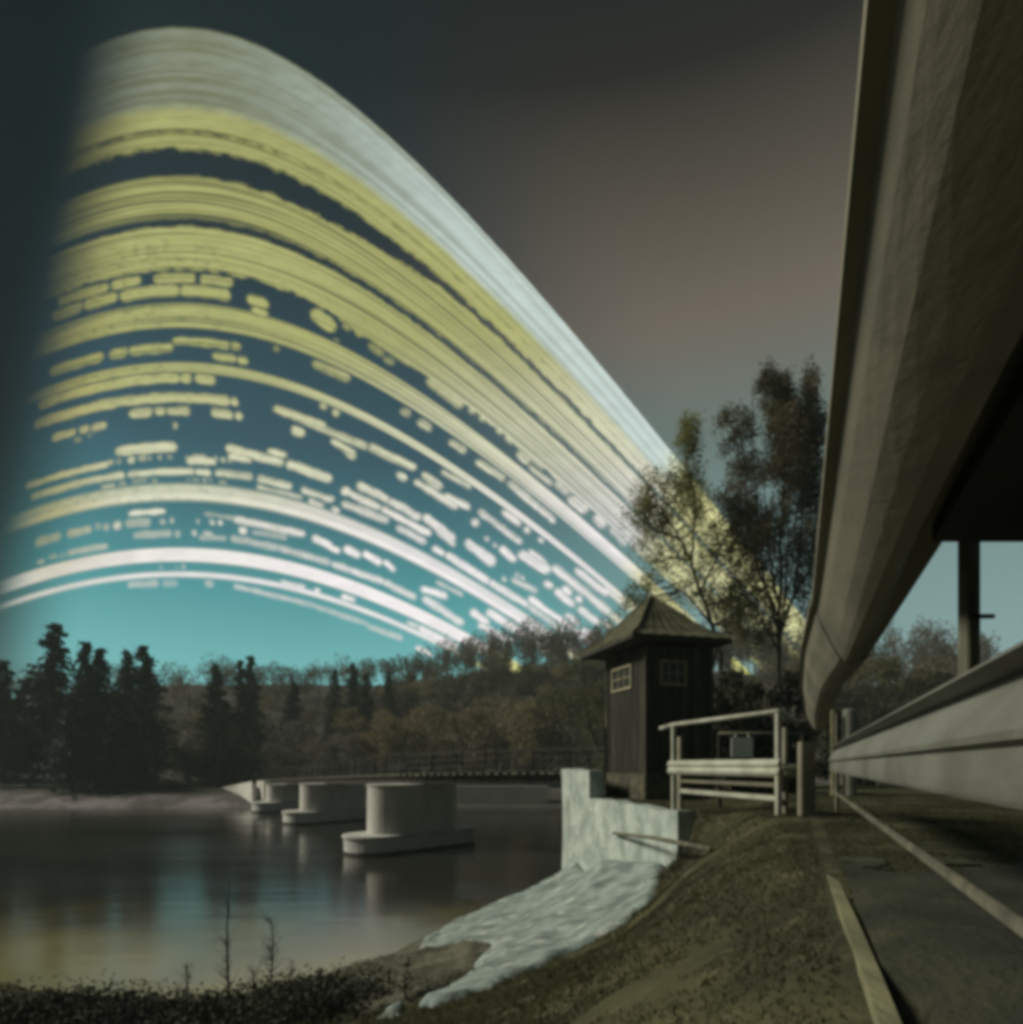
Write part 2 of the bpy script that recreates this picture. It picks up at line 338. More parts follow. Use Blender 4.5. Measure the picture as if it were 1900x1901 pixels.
# ------------------------------------------------------------------ sun trails across the sky: a far spherical sheet
def fam(s):
    return np.interp(s, [50, 570, 1022, 1100], [621, 660, 960, 1010]), np.interp(s, [50, 570, 1022, 1100], [450, 600, 900, 940])
def sky_trails():
    s = np.arange(36, 1100, 2.6); t = np.arange(-400, 1320, 3.6)
    S, T = np.meshgrid(s, t, indexing='ij'); a, b = fam(S)
    px = 330+T; py = S + a*(np.sqrt(1+(T/b)**2)-1)
    r_ = np.random.default_rng(5)
    A = np.zeros_like(S)
    def soft(v, lo, hi, w): return sstep(v, lo-w, lo+w)*(1-sstep(v, hi-w, hi+w))
    def band(lo, hi, k=1., w=3.5, x0=-999, x1=9999, wx=7):
        nonlocal A; A = np.maximum(A, k*soft(S, lo, hi, w)*soft(px, x0, x1, wx))
    ragged = (fbm(px/16, py/12, 3, 41)-.5)
    # upper broad bands, with streaks and ragged cloud edges
    A = np.maximum(A, soft(S+ragged*3, 52, 240, 5)*(.86+.14*fbm(S/9, T/500, 3, 2)))
    A = np.maximum(A, .95*soft(S+ragged*16, 238+5*sstep(-px, -700, -300), 276, 6))
    A = np.maximum(A, 1.*soft(S+ragged*14*sstep(px, 200, 500), 328-34*sstep(px, 600, 900), 406, 5)*(.84+.16*fbm(S/5, T/300, 3, 8)))
    A = np.maximum(A, 1.*soft(S+ragged*8, 420, 486, 4)*(.84+.16*fbm(S/5, T/300, 3, 18)))
    A = np.maximum(A, .9*soft(S+ragged*12, 484, 500+20*sstep(px, 560, 700), 4))
    band(563, 608); A *= np.where((S > 563) & (S < 606), .90+.1*fbm(S/4, T/400, 3, 61), 1)
    band(673, 691)
    band(898, 929, .82, 5); band(914, 928, 1., 3)
    band(1017, 1042, 1.1, 3.5); band(1061, 1071, .9, 3.5)
    # streaks in the grey upper band
    slope = a*(T/b**2)/np.sqrt(1+(T/b)**2); along = np.sqrt(1+slope**2)
    def capsule(lo, hi, x0, x1, k=1.):
        nonlocal A
        h = (hi-lo)/2+1.5+1.8*float(sstep(np.array(x0), 450, 1000)); c = (lo+hi)/2; m_ = (px > x0-30) & (px < x1+30) & (np.abs(S-c) < h+12)
        if not m_.any(): return
        dx = np.maximum(0, np.maximum(x0+h*.6-px[m_], px[m_]-x1+h*.6))*along[m_]
        ds = (S[m_]-c)/along[m_]**.35
        wv = ragged[m_]*5
        d = np.hypot(dx, ds)+wv
        A[m_] = np.maximum(A[m_], k*(1-sstep(d, h-4.2, h+3.2)))
    def dashes(lo, hi, x0, x1, mean, gap, k=1., w=3.):
        x = x0
        while x < x1:
            L = mean*float(r_.choice([.15, .3, .6, 1.2, 2.6], p=[.25, .25, .2, .18, .12])); e = min(x+L, x1)
            capsule(lo+r_.uniform(-2.5, 2.5), hi+r_.uniform(-2.5, 2.5), x, e, k*r_.uniform(.55, 1.1))
            x = e + (hi-lo)*.8 + float(r_.choice([.15, .5, 1.2, 3.2], p=[.28, .27, .27, .18]))*gap*1.35
    for lo, hi, segs in ((694, 710, [(75, 332), (338, 352), (366, 398)]), (730, 746, [(65, 425), (432, 440)]),
                         (627, 640, [(324, 424), (432, 446)]), (650, 664, [(398, 436), (444, 457)]), (638, 654, [(96, 190), (208, 236), (243, 318)]),
                         (822, 838, [(218, 326), ]), (848, 860, [(350, 400)]), (846, 856, [(50, 200)]),
                         (530, 550, [(100, 150), (160, 215), (228, 330), (340, 425), (462, 495)]), (508, 524, [(110, 200), (210, 260), (290, 360), (375, 430)]),
                         (870, 881, [(60, 230), (240, 360), (365, 390)]), (945, 953, [(240, 306)]),
                         (756, 770, [(243, 282), (290, 306), (312, 350), (396, 430), (440, 448)]), (770, 782, [(100, 140), (150, 165), (172, 196)])):
        for x0, x1 in segs: capsule(lo, hi, x0, x1, 1.)
    # broken cloud-day passages left of the noon line
    for lo, hi, x0, x1, mn, gp, k in ((786, 796, 140, 440, 9, 34, .7), (844, 853, 200, 440, 9, 5, .8), (886, 894, 190, 420, 9, 12, .75),
        (960, 972, 70, 290, 34, 5, .8), (962, 972, 300, 430, 9, 9, .9), (986, 996, 250, 420, 26, 12, .8), (1048, 1056, 300, 420, 7, 30, .8), (1078, 1086, 240, 420, 20, 30, .5), (1000, 1008, 70, 200, 40, 8, .6)):
        dashes(lo, hi, x0, x1, mn, gp, k)
    # single afternoon spells of sun: x0, y0, x1, y1, width, strength
    SP = '''430 50 570 110 28;765 225 800 245 24;830 270 880 300 28;950 345 1010 385 24;1050 420 1160 490 24;1170 500 1290 600 23;1290 600 1350 650 21
    700 30 740 50 24 .7;720 0 840 70 26 .8;865 110 935 165 34;920 150 1000 215 38;1035 225 1037 227 29;1075 255 1077 257 31;1135 300 1145 310 26;1160 325 1190 350 20;1210 390 1250 430 26
    1240 390 1310 450 24 .8;1250 440 1340 510 18 .8;1350 500 1400 545 28 .9;1400 560 1470 610 38;1500 630 1540 670 34;1560 680 1620 740 20 .8;470 212 472 213 27;517 235 518 236 25
    280 220 480 290 28;350 250 640 370 22;640 365 820 450 28;350 300 400 320 33;500 340 590 395 22;545 370 590 410 26 .9;750 470 785 490 28;845 470 920 525 26;815 495 980 600 24;930 550 1025 600 25
    1045 655 1047 656 29;1060 610 1220 730 20;1150 610 1220 660 24;1240 680 1245 684 22;1295 720 1297 722 20;920 460 1030 520 18 .9;1210 770 1330 840 36;1250 760 1320 820 24;1340 820 1450 910 27;1440 900 1560 1000 27
    1425 830 1550 930 22;1540 900 1640 990 17;1560 1000 1620 1050 22;1010 725 1070 775 30;1050 755 1120 810 38;1140 750 1200 800 26;1090 715 1092 717 15 .8;1120 740 1122 742 15 .8
    885 750 930 775 25;935 775 1100 880 26 .95;1100 880 1250 970 24 .9;1250 970 1400 1080 22 .75;550 530 562 545 30;600 510 720 570 26;720 570 840 640 26;560 540 690 600 24;690 600 880 700 24;850 630 970 720 30;900 680 970 740 22
    100 370 320 430 29;110 400 200 420 24;260 380 330 400 21;330 430 500 490 32;60 465 200 480 24 .9;220 485 350 520 25 .9;385 530 510 570 22 .9;540 580 720 650 26 .8;750 670 860 730 23 .8
    220 520 390 560 14 .85;415 570 470 595 22 .9;500 600 530 615 24;20 620 140 640 12 .5;130 640 400 700 24 .9;150 680 180 690 23;200 690 330 710 18 .55;430 710 500 745 23;480 740 530 765 17
    550 750 610 785 26;620 770 690 810 22;700 800 742 838 20;0 710 100 715 16 .6;120 715 300 750 22 .6;300 750 500 810 22 .7;500 810 700 880 22 .8;700 880 820 940 22 .8;840 905 940 935 22;850 940 1000 1040 26 .8
    900 880 1000 930 10 .7;1030 990 1100 1040 26;1060 1040 1190 1110 22;1090 990 1280 1110 27;1280 1110 1380 1175 27;1090 1090 1190 1160 24 .5;1240 1120 1270 1150 27;1200 1050 1320 1150 20 .9
    1250 940 1420 1060 20;1420 1060 1530 1150 20;1390 1000 1440 1040 20;1450 1060 1530 1110 24;1310 880 1340 900 24;1350 910 1420 970 22;1380 900 1410 930 28;1440 945 1442 946 22;1440 980 1520 1040 22;1530 1030 1620 1100 17
    1155 870 1157 871 13;1185 870 1280 915 18 .9;1205 855 1206 856 12;1225 865 1226 866 12;830 1050 980 1130 24;790 1035 830 1050 11;540 935 590 950 20;445 915 447 916 20;820 1130 880 1160 20;640 1050 770 1095 16 .6
    130 895 400 960 14 .7;400 960 640 1040 14 .6;310 880 400 900 12 .9;425 -145 505 -95 46;450 -120 515 -80 40;545 -100 570 -80 22 .8;600 -75 618 -60 30 .9;290 -5 292 -3 22 .7;510 -40 530 -30 14 .5
    650 -50 690 -25 22 .9;700 -35 760 0 24 .9;640 -20 700 15 22 .8;200 -160 260 -130 30'''
    for q in re.split(r'[;\n]', SP):
        v = [float(c) for c in q.split()]
        k = v[5] if len(v) > 5 else 1.; x0, y0, x1, y1 = (371+v[0]/2.045, 650+v[1]/2.045, 371+v[2]/2.045, 650+v[3]/2.045); h = v[4]/2.045/2+.6
        m_ = (px > x0-25) & (px < x1+25) & (py > min(y0, y1)-25) & (py < max(y0, y1)+25)
        X_ = px[m_]; Y_ = py[m_]; dx, dy = x1-x0, y1-y0; L = max(1e-6, dx*dx+dy*dy)
        sh = min(.45, h/math.sqrt(L)); t_ = np.clip(((X_-x0)*dx+(Y_-y0)*dy)/L, sh, 1-sh)
        d = np.hypot(X_-x0-t_*dx, Y_-y0-t_*dy) + ragged[m_]*4.5
        bead = .80+.35*fbm(X_/9, Y_/9, 2, 55)
        A[m_] = np.maximum(A[m_], k*bead*(1-sstep(d, h-4.2, h+4.0)))
    A = np.clip(A, 0, 1)
    # fine day-to-day striation inside the broad bands
    A = A*(1-.50*sstep(fbm(S/3.3+7, T/700+S*.02, 3, 131), .48, .72)*sstep(-np.abs(S-470), -330, -60) -.20*sstep(fbm(px/11, py/7, 3, 301), .52, .8)*(S > 440)*(S < 1010)*sstep(-px, -700, -200) - .24*sstep(fbm(S/6., T/400, 3, 133), .45, .75)*(S < 900))
    A = A*(1-.22*fbm(px/26, py/9, 4, 201)*(1-sstep(py, 150, 520)))
    # colour of the glow: amber high and left, cream in the middle, near white low and right
    def lerp(c0, c1, f): return c0*(1-f[..., None]) + c1*f[..., None]
    C = lambda *c: np.array(srgb(*c)[:3])
    f1 = sstep(py + .10*(px-330), 640, 1130)
    col = lerp(C(182, 184, 118), C(252, 246, 246), f1)
    fm = np.exp(-((f1-.5)/.25)**2)*.5; col = lerp(col, C(222, 226, 184), fm)
    amber = sstep(-px, -280, -60)*(1-sstep(py, 980, 1100)*.6); col = lerp(col, C(150, 138, 66), amber*.75)
    pale = soft(S + ragged*8, 30, 200 + 0*S, 14); col = lerp(col, lerp(C(136, 146, 132), C(208, 226, 224), sstep(px, 350, 1000)), pale*.9)
    gl = sstep(px + (py-1000)*.38, 1155, 1255); col = lerp(col, C(236, 230, 150), gl*.85)
    gl2 = sstep(py, 1190, 1235)*sstep(px, 780, 860); col = lerp(col, C(214, 212, 96), gl2*.8)
    tex = .90+.2*(fbm(px/30, py/14, 4, 77)-.5)*2*.5 + 0*px
    col = col*tex[..., None]*1.10
    # the low warm glow just over the far ridge
    edge = np.exp(-((A-.45)/.25)**2)*.5; col = lerp(col, C(150, 146, 66), edge*(1-.45*f1))
    x0 = -12+(1075-py)*.155; wv = 55+(1075-py)*.06
    A = A*sstep(px, x0, x0+wv*1.7)*(1-sstep(px, 1480, 1560))
    dirs = np.stack([(px-CX)/F, np.ones_like(px), (HY-py)/F], -1); dirs /= np.linalg.norm(dirs, axis=-1, keepdims=True)
    V = (dirs*1500).reshape(-1, 3); ns, nt_ = S.shape
    id2 = np.arange(ns*nt_).reshape(ns, nt_)
    Q = np.stack([id2[:-1, :-1], id2[:-1, 1:], id2[1:, 1:], id2[1:, :-1]], -1).reshape(-1, 4)
    me = np_mesh('sky', V, Q, True)
    at = me.color_attributes.new('glow', 'FLOAT_COLOR', 'POINT')
    rgba = np.concatenate([col, A[..., None]], -1).astype(np.float32).reshape(-1)
    at.data.foreach_set('color', rgba)
    m = bpy.data.materials.new('sun_trail_glow'); m.use_nodes = True; t = m.node_tree; t.nodes.clear(); g = G(t)
    a_ = g.n('ShaderNodeAttribute', attribute_name='glow'); e = g.n('ShaderNodeEmission'); t.links.new(a_.outputs['Color'], e.inputs[0])
    tr = g.n('ShaderNodeBsdfTransparent'); mx = g.n('ShaderNodeMixShader'); t.links.new(a_.outputs['Alpha'], mx.inputs[0])
    t.links.new(tr.outputs[0], mx.inputs[1]); t.links.new(e.outputs[0], mx.inputs[2])
    o = g.n('ShaderNodeOutputMaterial'); t.links.new(mx.outputs[0], o.inputs[0])
    try: m.cycles.emission_sampling = 'NONE'
    except Exception: pass
    tag(link('sky', me, m), 'bright arcs of the sun drawn day by day across the sky', kind='structure')
sky_trails()

# ------------------------------------------------------------------ stone slab, retaining wall
def poly_px(pts, zfun=None):                    # pixels hit the terrain: march the ray
    out = []
    for px, py in pts:
        d = P(px, py, 1.0); Ys = np.linspace(2, 24, 2200); zz = ground_z(d[0]*Ys, Ys) - d[2]*Ys
        k = np.argmax(zz > 0) if (zz > 0).any() else -1
        out.append((d[0]*Ys[k], Ys[k]))
    return np.array(out)
OUT = [(1.19, 15.05), (.5, 13.7), (-.1, 12.4), (-.6, 11.4), (-1.1, 10.4), (-1.35, 9.95)]
INN = poly_px([(770, 1772), (810, 1765), (860, 1752), (905, 1760), (880, 1790), (850, 1825), (800, 1850), (772, 1868), (800, 1872), (850, 1858), (930, 1828), (1000, 1800), (1060, 1768), (1110, 1742), (1170, 1708), (1215, 1668)])
OUT = OUT + []
SLAB = np.array(OUT + [tuple(p) for p in INN] + [(2.2, 9.2), (2.26, 9.4)])
def sheet(name, poly, matl, lift, step=.05, amp=.05, seed=1, rag=.06, label=None, **k):
    x = np.arange(poly[:, 0].min()-.1, poly[:, 0].max()+.1, step); y = np.arange(poly[:, 1].min()-.1, poly[:, 1].max()+.1, step)
    XX, YY = np.meshgrid(x, y)
    jx = (fbm(XX*4, YY*4, 3, seed)-.5)*rag*2; jy = (fbm(XX*4, YY*4, 3, seed+9)-.5)*rag*2
    ins = inside(XX+jx, YY+jy, poly); d = seg_d(XX+jx, YY+jy, poly)
    ZZ = ground_z(XX, YY) + np.where(ins, lift*sstep(d, 0, .10), -.06) + np.where(ins, ((fbm(XX*1.3+YY*.8, YY*3.2-XX*1.2, 5, seed+4)-.4)*amp*.6 + (fbm(XX*9, YY*9, 3, seed+6)-.5)*amp*.5)*sstep(d, 0, .2), 0)
    # outer lip: keep level instead of following the drop
    keep = ins[:-1, :-1] | ins[1:, 1:] | ins[1:, :-1] | ins[:-1, 1:]
    ii = np.arange(XX.size).reshape(XX.shape)
    Q = np.stack([ii[:-1, :-1], ii[:-1, 1:], ii[1:, 1:], ii[1:, :-1]], -1)[keep]
    u, inv = np.unique(Q, return_inverse=True)
    V = np.stack([XX, YY, ZZ], -1).reshape(-1, 3)[u]
    o = link(name, np_mesh(name, V, inv.reshape(-1, 4), True), matl)
    return o
o = sheet('stone_apron', SLAB, M['slab'], .07, amp=.055)
tag(o, 'pale rough stone apron sloping from the retaining wall down to the water', 'stone apron')
small = poly_px([(785, 1745), (818, 1728), (826, 1735), (822, 1758), (800, 1760)])
small = np.array([(-1.38, 9.9), (-1.15, 10.35), (-1.0, 9.9), (-1.1, 9.3), (-1.35, 9.2)])
tag(sheet('stone_slab', small, M['slab'], .09, amp=.03, seed=31, rag=.03), 'small smooth pale slab at the water edge of the apron', 'stone slab')
edge = np.array([(-1.2, 10.0), (-1.45, 9.85), (-1.85, 9.2), (-2.3, 8.5), (-2.62, 7.95)] + [tuple(p) for p in poly_px([(580, 1880), (680, 1886), (768, 1866), (805, 1846), (850, 1822), (885, 1788), (915, 1765), (930, 1750), (850, 1748)])])
tag(sheet('overgrown_apron', edge, M['moss'], .045, amp=.06, seed=71, rag=.08), 'brown overgrown lower end of the stone apron along the water', 'stone apron')
low = poly_px([(700, 1890), (735, 1862), (748, 1862), (748, 1895)])
low = np.vstack([low, [(-.9, 4.6)]]) if False else low
tag(sheet('broken_slab', low, M['slab'], .06, amp=.05, seed=51, rag=.06), 'short broken strip of pale slab at the bottom left of the apron', 'stone slab')

wall = empty('retaining_wall', (1.7, 12, -1.4))
tag(wall, 'pale concrete retaining wall with a raised block beside the bridge', 'wall')
wd = np.array([2.30-1.19, 9.0-15.1]); wl = np.linalg.norm(wd); wd /= wl; wn = np.array([-wd[1], wd[0]])   # wn points +X side
def wall_piece(t0, t1, z0, z1, th, name, nseg=14, ragtop=.02):
    # a slightly uneven slab of concrete
    mb = MB(); ts = np.linspace(t0, t1, nseg); zs = np.linspace(z0, z1, 8); vs = []
    for t in ts:
        for k, z in enumerate(zs):
            off = (fbm(np.array([t*1.3]), np.array([z*1.5]), 3, 21)[0]-.5)*.06
            zz = z + ((fbm(np.array([t*2.2]), np.array([3.]), 3, 5)[0]-.5)*ragtop*2 if k == 7 else 0)
            p = np.array([1.19, 15.1]) + wd*t + wn*(-off); vs.append((p[0], p[1], zz))
    n = len(zs); fs = [(i*n+k, i*n+k+1, (i+1)*n+k+1, (i+1)*n+k) for i in range(nseg-1) for k in range(n-1)]
    o = len(vs)
    for t in ts:
        for z in (z0, vs[int(round((t-t0)/(t1-t0)*(nseg-1)))*n+7][2]):
            p = np.array([1.19, 15.1]) + wd*t + wn*th; vs.append((p[0], p[1], z))
    for i in range(nseg-1):
        fs.append((o+2*i, o+2*i+2, o+2*i+3, o+2*i+1)); fs.append((i*n+7, o+2*i+1, o+2*i+3, (i+1)*n+7))
    fs.append(tuple([k for k in range(n)] + [o+1, o])); e = nseg-1
    fs.append(tuple([e*n+k for k in range(n)] + [o+2*e+1, o+2*e]))
    mb.add(vs, fs); return mb.build(name, M['concrete'], wall)
wall_piece(-.0, 2.1, -5.2, -.10, .32, 'raised_block', 12, .03)
wall_piece(2.105, wl, -3.0, -.655, .26, 'wall_body', 24, .045)

# pole lying across the wall and the turf
pp = MB().tube([(1.80, 11.4, -1.2), (1.95, 8.9, -1.0), (2.03, 6.6, -.86)], [.028, .03, .03], 10)
tag(pp.build('metal_pipe', M['lwood'], smooth=True), 'thin pale pipe slanting across the face of the retaining wall onto the turf', 'pipe')

# ------------------------------------------------------------------ gauge hut
e1 = np.array([.96, .27]); e1 /= np.linalg.norm(e1); e2 = np.array([-e1[1], e1[0]])
hut = empty('gauge_hut', (2.95, 13.5, -.75))
tag(hut, 'dark timber gauge hut with pyramid roof and small paned windows at the bridge head', 'hut')
hc = np.array([2.59, 12.46]); LW, LD = 1.42, 1.78; Z0, ZP, ZE = -.78, -.16, 2.32
def hp(a, b, z): q = hc + e1*a + e2*b; return np.array([q[0], q[1], z])
mb = MB(); mb.box(hp(LW/2, LD/2, (Z0+ZP)/2-.1), (LW+.10, LD+.10, ZP-Z0+.2), ax=np.array([[*e1, 0], [*e2, 0], [0, 0, 1]]))
mb.build('plinth', M['plinth'], hut, bevel=.02)
mb = MB(); mb.box(hp(LW/2, LD/2, (ZP+ZE)/2), (LW-.06, LD-.06, ZE-ZP), ax=np.array([[*e1, 0], [*e2, 0], [0, 0, 1]]))
mb.build('core_wall', M['dwood'], hut)
WZ0, WZ1 = 1.57, 2.02                            # window heights
def plank_face(org, ax, nrm, L, wins):
    n = int(round(L/.13)); w = L/n
    for i in range(n):
        a0, a1 = i*w+.004, (i+1)*w-.004; spans = [(ZP+.01, ZE)]
        for (wa, wb) in wins:
            if a1 > wa and a0 < wb: spans = [(ZP+.01, WZ0-.03), (WZ1+.03, ZE)]
        m_ = MB(); th = .022 + .006*random.random()
        for z0, z1 in spans:
            c = org + ax*(a0+a1)/2 + nrm*(th/2-.028)
            m_.box((c[0], c[1], (z0+z1)/2), (a1-a0, th, z1-z0), ax=np.array([[*ax, 0], [*nrm, 0], [0, 0, 1]]))
        m_.build('plank', M['dwood'] if random.random() < .75 else M['plankb'], hut)
    # cover battens are what catches the light
    for i in range(1, n):
        for (z0, z1) in ([(ZP+.01, ZE)] if not any(i*w > wa-.02 and i*w < wb+.02 for wa, wb in wins) else [(ZP+.01, WZ0-.035), (WZ1+.035, ZE)]):
            c = org + ax*i*w + nrm*.008
            MB().box((c[0], c[1], (z0+z1)/2), (.022, .014, z1-z0), ax=np.array([[*ax, 0], [*nrm, 0], [0, 0, 1]])).build('batten', M['plankb'], hut)
M['plankb'] = mat('worn_tarred_wood', (.07, .065, .045), (.035, .034, .026), 3, .85, .5, 14, stretch=(3, 3, .4))
plank_face(hc, e1, -e2, LW, [(.30, .86)])
plank_face(hc + e2*LD, -e2, -e1, LD, [(.28, 1.2)])
plank_face(hc + e1*LW, e2, e1, LD, [])
plank_face(hc + e1*LW + e2*LD, -e1, e2, LW, [])
for a, b in ((0, 0), (LW, 0), (0, LD), (LW, LD)):
    MB().box(hp(a, b, (ZP+ZE)/2), (.07, .07, ZE-ZP), ax=np.array([[*e1, 0], [*e2, 0], [0, 0, 1]])).build('corner_board', M['plankb'], hut)
def window(org, ax, nrm, a0, a1, name='window', tilt=0.):
    A3 = np.array([[*ax, 0], [*nrm, 0], [0, 0, 1]]); f = MB(); zc = (WZ0+WZ1)/2; ac = (a0+a1)/2
    def q(a, z, o_): c = org + ax*a + nrm*o_; return (c[0], c[1], z)
    for a in (a0, a1): f.box(q(a, zc, .012), (.035, .05, WZ1-WZ0), ax=A3)
    for z in (WZ0, WZ1): f.box(q(ac, z, .013), (a1-a0+.035, .052, .035), ax=A3)
    fr = f.build('window', M['winf'], hut)
    b = MB()
    for k in (1, 2): b.box(q(a0+(a1-a0)*k/3, zc, .010), (.016, .03, WZ1-WZ0), ax=A3)
    b.box(q(ac, zc, .011), (a1-a0, .028, .016), ax=A3)
    b.build('glazing_bar', M['winf'], fr)
    for i in range(3):
        for j in range(2):
            MB().box(q(a0+(a1-a0)*(i+.5)/3, WZ0+(WZ1-WZ0)*(j+.5)/2, -.004), ((a1-a0)/3-.018, .005, (WZ1-WZ0)/2-.018), ax=A3).build('pane', M['glass'], fr)
M['winf'] = mat('weathered_window_frame', (.36, .33, .22), (.24, .22, .15), 5, .8, .2)
window(hc, e1, -e2, .31, .85)
window(hc + e2*LD, -e2, -e1, .30, 1.18)
# bell-cast pyramid roof built of boards
rn = np.array([2.25, 12.0]); RL, RD = 2.12, 2.62; rc = rn + e1*RL/2 + e2*RD/2; zt = 3.50
cor = [(-1, -1), (1, -1), (1, 1), (-1, 1)]
def rp(sx, sy, k, z): q = rc + e1*sx*RL/2*k + e2*sy*RD/2*k; return np.array([q[0], q[1], z])
levels = [(1.0, 2.46), (.78, 2.60), (.56, 2.84), (.30, 3.18), (.03, zt)]
names = 0
for i in range(4):
    a, b = cor[i], cor[(i+1) % 4]; mbr = MB()
    nb = 14
    for j in range(nb):
        for lv in range(4):
            (k0, z0), (k1, z1) = levels[lv], levels[lv+1]
            f0, f1 = j/nb, (j+.94)/nb
            A0 = rp(*a, k0, z0); B0 = rp(*b, k0, z0); A1 = rp(*a, k1, z1); B1 = rp(*b, k1, z1)
            lift = .0 if j % 2 else .012
            up = np.array([0, 0, lift])
            q = [A0+(B0-A0)*f0+up, A0+(B0-A0)*f1+up, A1+(B1-A1)*f1+up, A1+(B1-A1)*f0+up]
            lo = [p - np.array([0, 0, .045]) for p in q]
            mbr.add(q+lo, [(0, 1, 2, 3), (7, 6, 5, 4), (0, 4, 5, 1), (1, 5, 6, 2), (2, 6, 7, 3), (3, 7, 4, 0)])
    mbr.build('roof_slope', M['roof'], hut)
f = MB()
for i in range(4):
    a, b = cor[i], cor[(i+1) % 4]; f.bar(rp(*a, .995, 2.405), rp(*b, .995, 2.405), .03, .07)
f.build('eave_board', M['dwood'], hut)
f = MB()
for i in range(4):
    for lv in range(4): f.tube([rp(*cor[i], levels[lv][0], levels[lv][1]+.02), rp(*cor[i], levels[lv+1][0], levels[lv+1][1]+.02)], .022, 6)
f.build('hip_ridge', M['roof'], hut)
q = rc
MB().tube([(q[0], q[1], zt-.05), (q[0], q[1], zt+.04), (q[0], q[1], zt+.16)], [.05, .035, .006], 8).build('finial', M['white'], hut)
f = MB(); f.add([rp(-1, -1, .97, 2.385), rp(1, -1, .97, 2.385), rp(1, 1, .97, 2.385), rp(-1, 1, .97, 2.385)], [(0, 1, 2, 3)]); f.build('soffit', M['dwood'], hut)
f = MB(); f.bar(hp(LW+.03, .1, 1.55), hp(LW+.16, .06, 2.3), .03, .05); f.build('eave_bracket', M['lwood'], hut)

# ------------------------------------------------------------------ bridge over the lake
BP = [np.array(p, float) for p in ((6.5, 24.6, -.22), (2.6, 27.4, -.28), (-1.4, 29.6, -.34), (-4.75, 32.0, -.44), (-8.9, 39, -.66), (-12.8, 46.6, -.88), (-19.3, 57.4, -1.22), (-24.6, 66, -1.5))]
def bsample(n):
    d = np.cumsum([0]+[np.linalg.norm(b-a) for a, b in zip(BP, BP[1:])]); t = np.linspace(0, d[-1], n)
    pts = np.stack([np.interp(t, d, [p[k] for p in BP]) for k in range(3)], -1)
    # soften the bends
    for _ in range(6): pts[1:-1] = (pts[:-2]+2*pts[1:-1]+pts[2:])/4
    return pts
bp = bsample(120); tg = np.gradient(bp, axis=0); tg[:, 2] = 0; tg /= np.linalg.norm(tg, axis=1, keepdims=True)
nr = np.stack([tg[:, 1], -tg[:, 0], 0*tg[:, 0]], -1)
br = empty('footbridge', bp[0]); tag(br, 'long low footbridge on concrete piers with thin railings across the lake', 'bridge')
def st_b(i, off=0, dz=0): return bp[i] + nr[i]*off + np.array([0, 0, dz])
HWd = .95
m_ = MB(); m_.sweep([(-HWd, 0), (HWd, 0), (HWd, .06), (-HWd, .06)], [(lambda a, b, i=i: st_b(i, a, b)) for i in range(120)]); m_.build('deck', M['dwood'], br)
for off in (-.7, .7):
    m_ = MB(); m_.sweep([(off-.07, -.47), (off+.07, -.47), (off+.07, -.44), (off+.012, -.44), (off+.012, -.13), (off+.07, -.13), (off+.07, -.10), (off-.07, -.10), (off-.07, -.13), (off-.012, -.13), (off-.012, -.44), (off-.07, -.44)],
            [(lambda a, b, i=i: st_b(i, a, b)) for i in range(120)]); m_.build('girder', M['dsteel'], br)
cb = MB()
for i in range(0, 119):
    if i % 1 == 0: 
        c = st_b(i, 0, -.05); cb.box(c, (1.9, .22 if i % 4 else .34, .095), ax=np.array([nr[i], tg[i], [0, 0, 1]]))
tag(cb.build('crossbeam', M['lwood'], br), kind='stuff')
for off in (-.9, .9):
    for h in (.95, .62, .3):
        m_ = MB(); m_.tube([st_b(i, off, h) for i in range(0, 120, 3)], .022 if h > .9 else .014, 6); m_.build('handrail' if h > .9 else 'mid_rail', M['dsteel'], br)
    for i in range(2, 120, 4):
        m_ = MB(); m_.bar(st_b(i, off, 0.03), st_b(i, off, .97), .05, .05); m_.build('railing_post', M['dsteel'], br)
m_ = MB(); s0 = st_b(3, -1.0, .35); m_.bar(st_b(2, -1.0, .1), st_b(2, -1.0, .95), .05, .05); m_.build('end_post', M['lwood'], br)

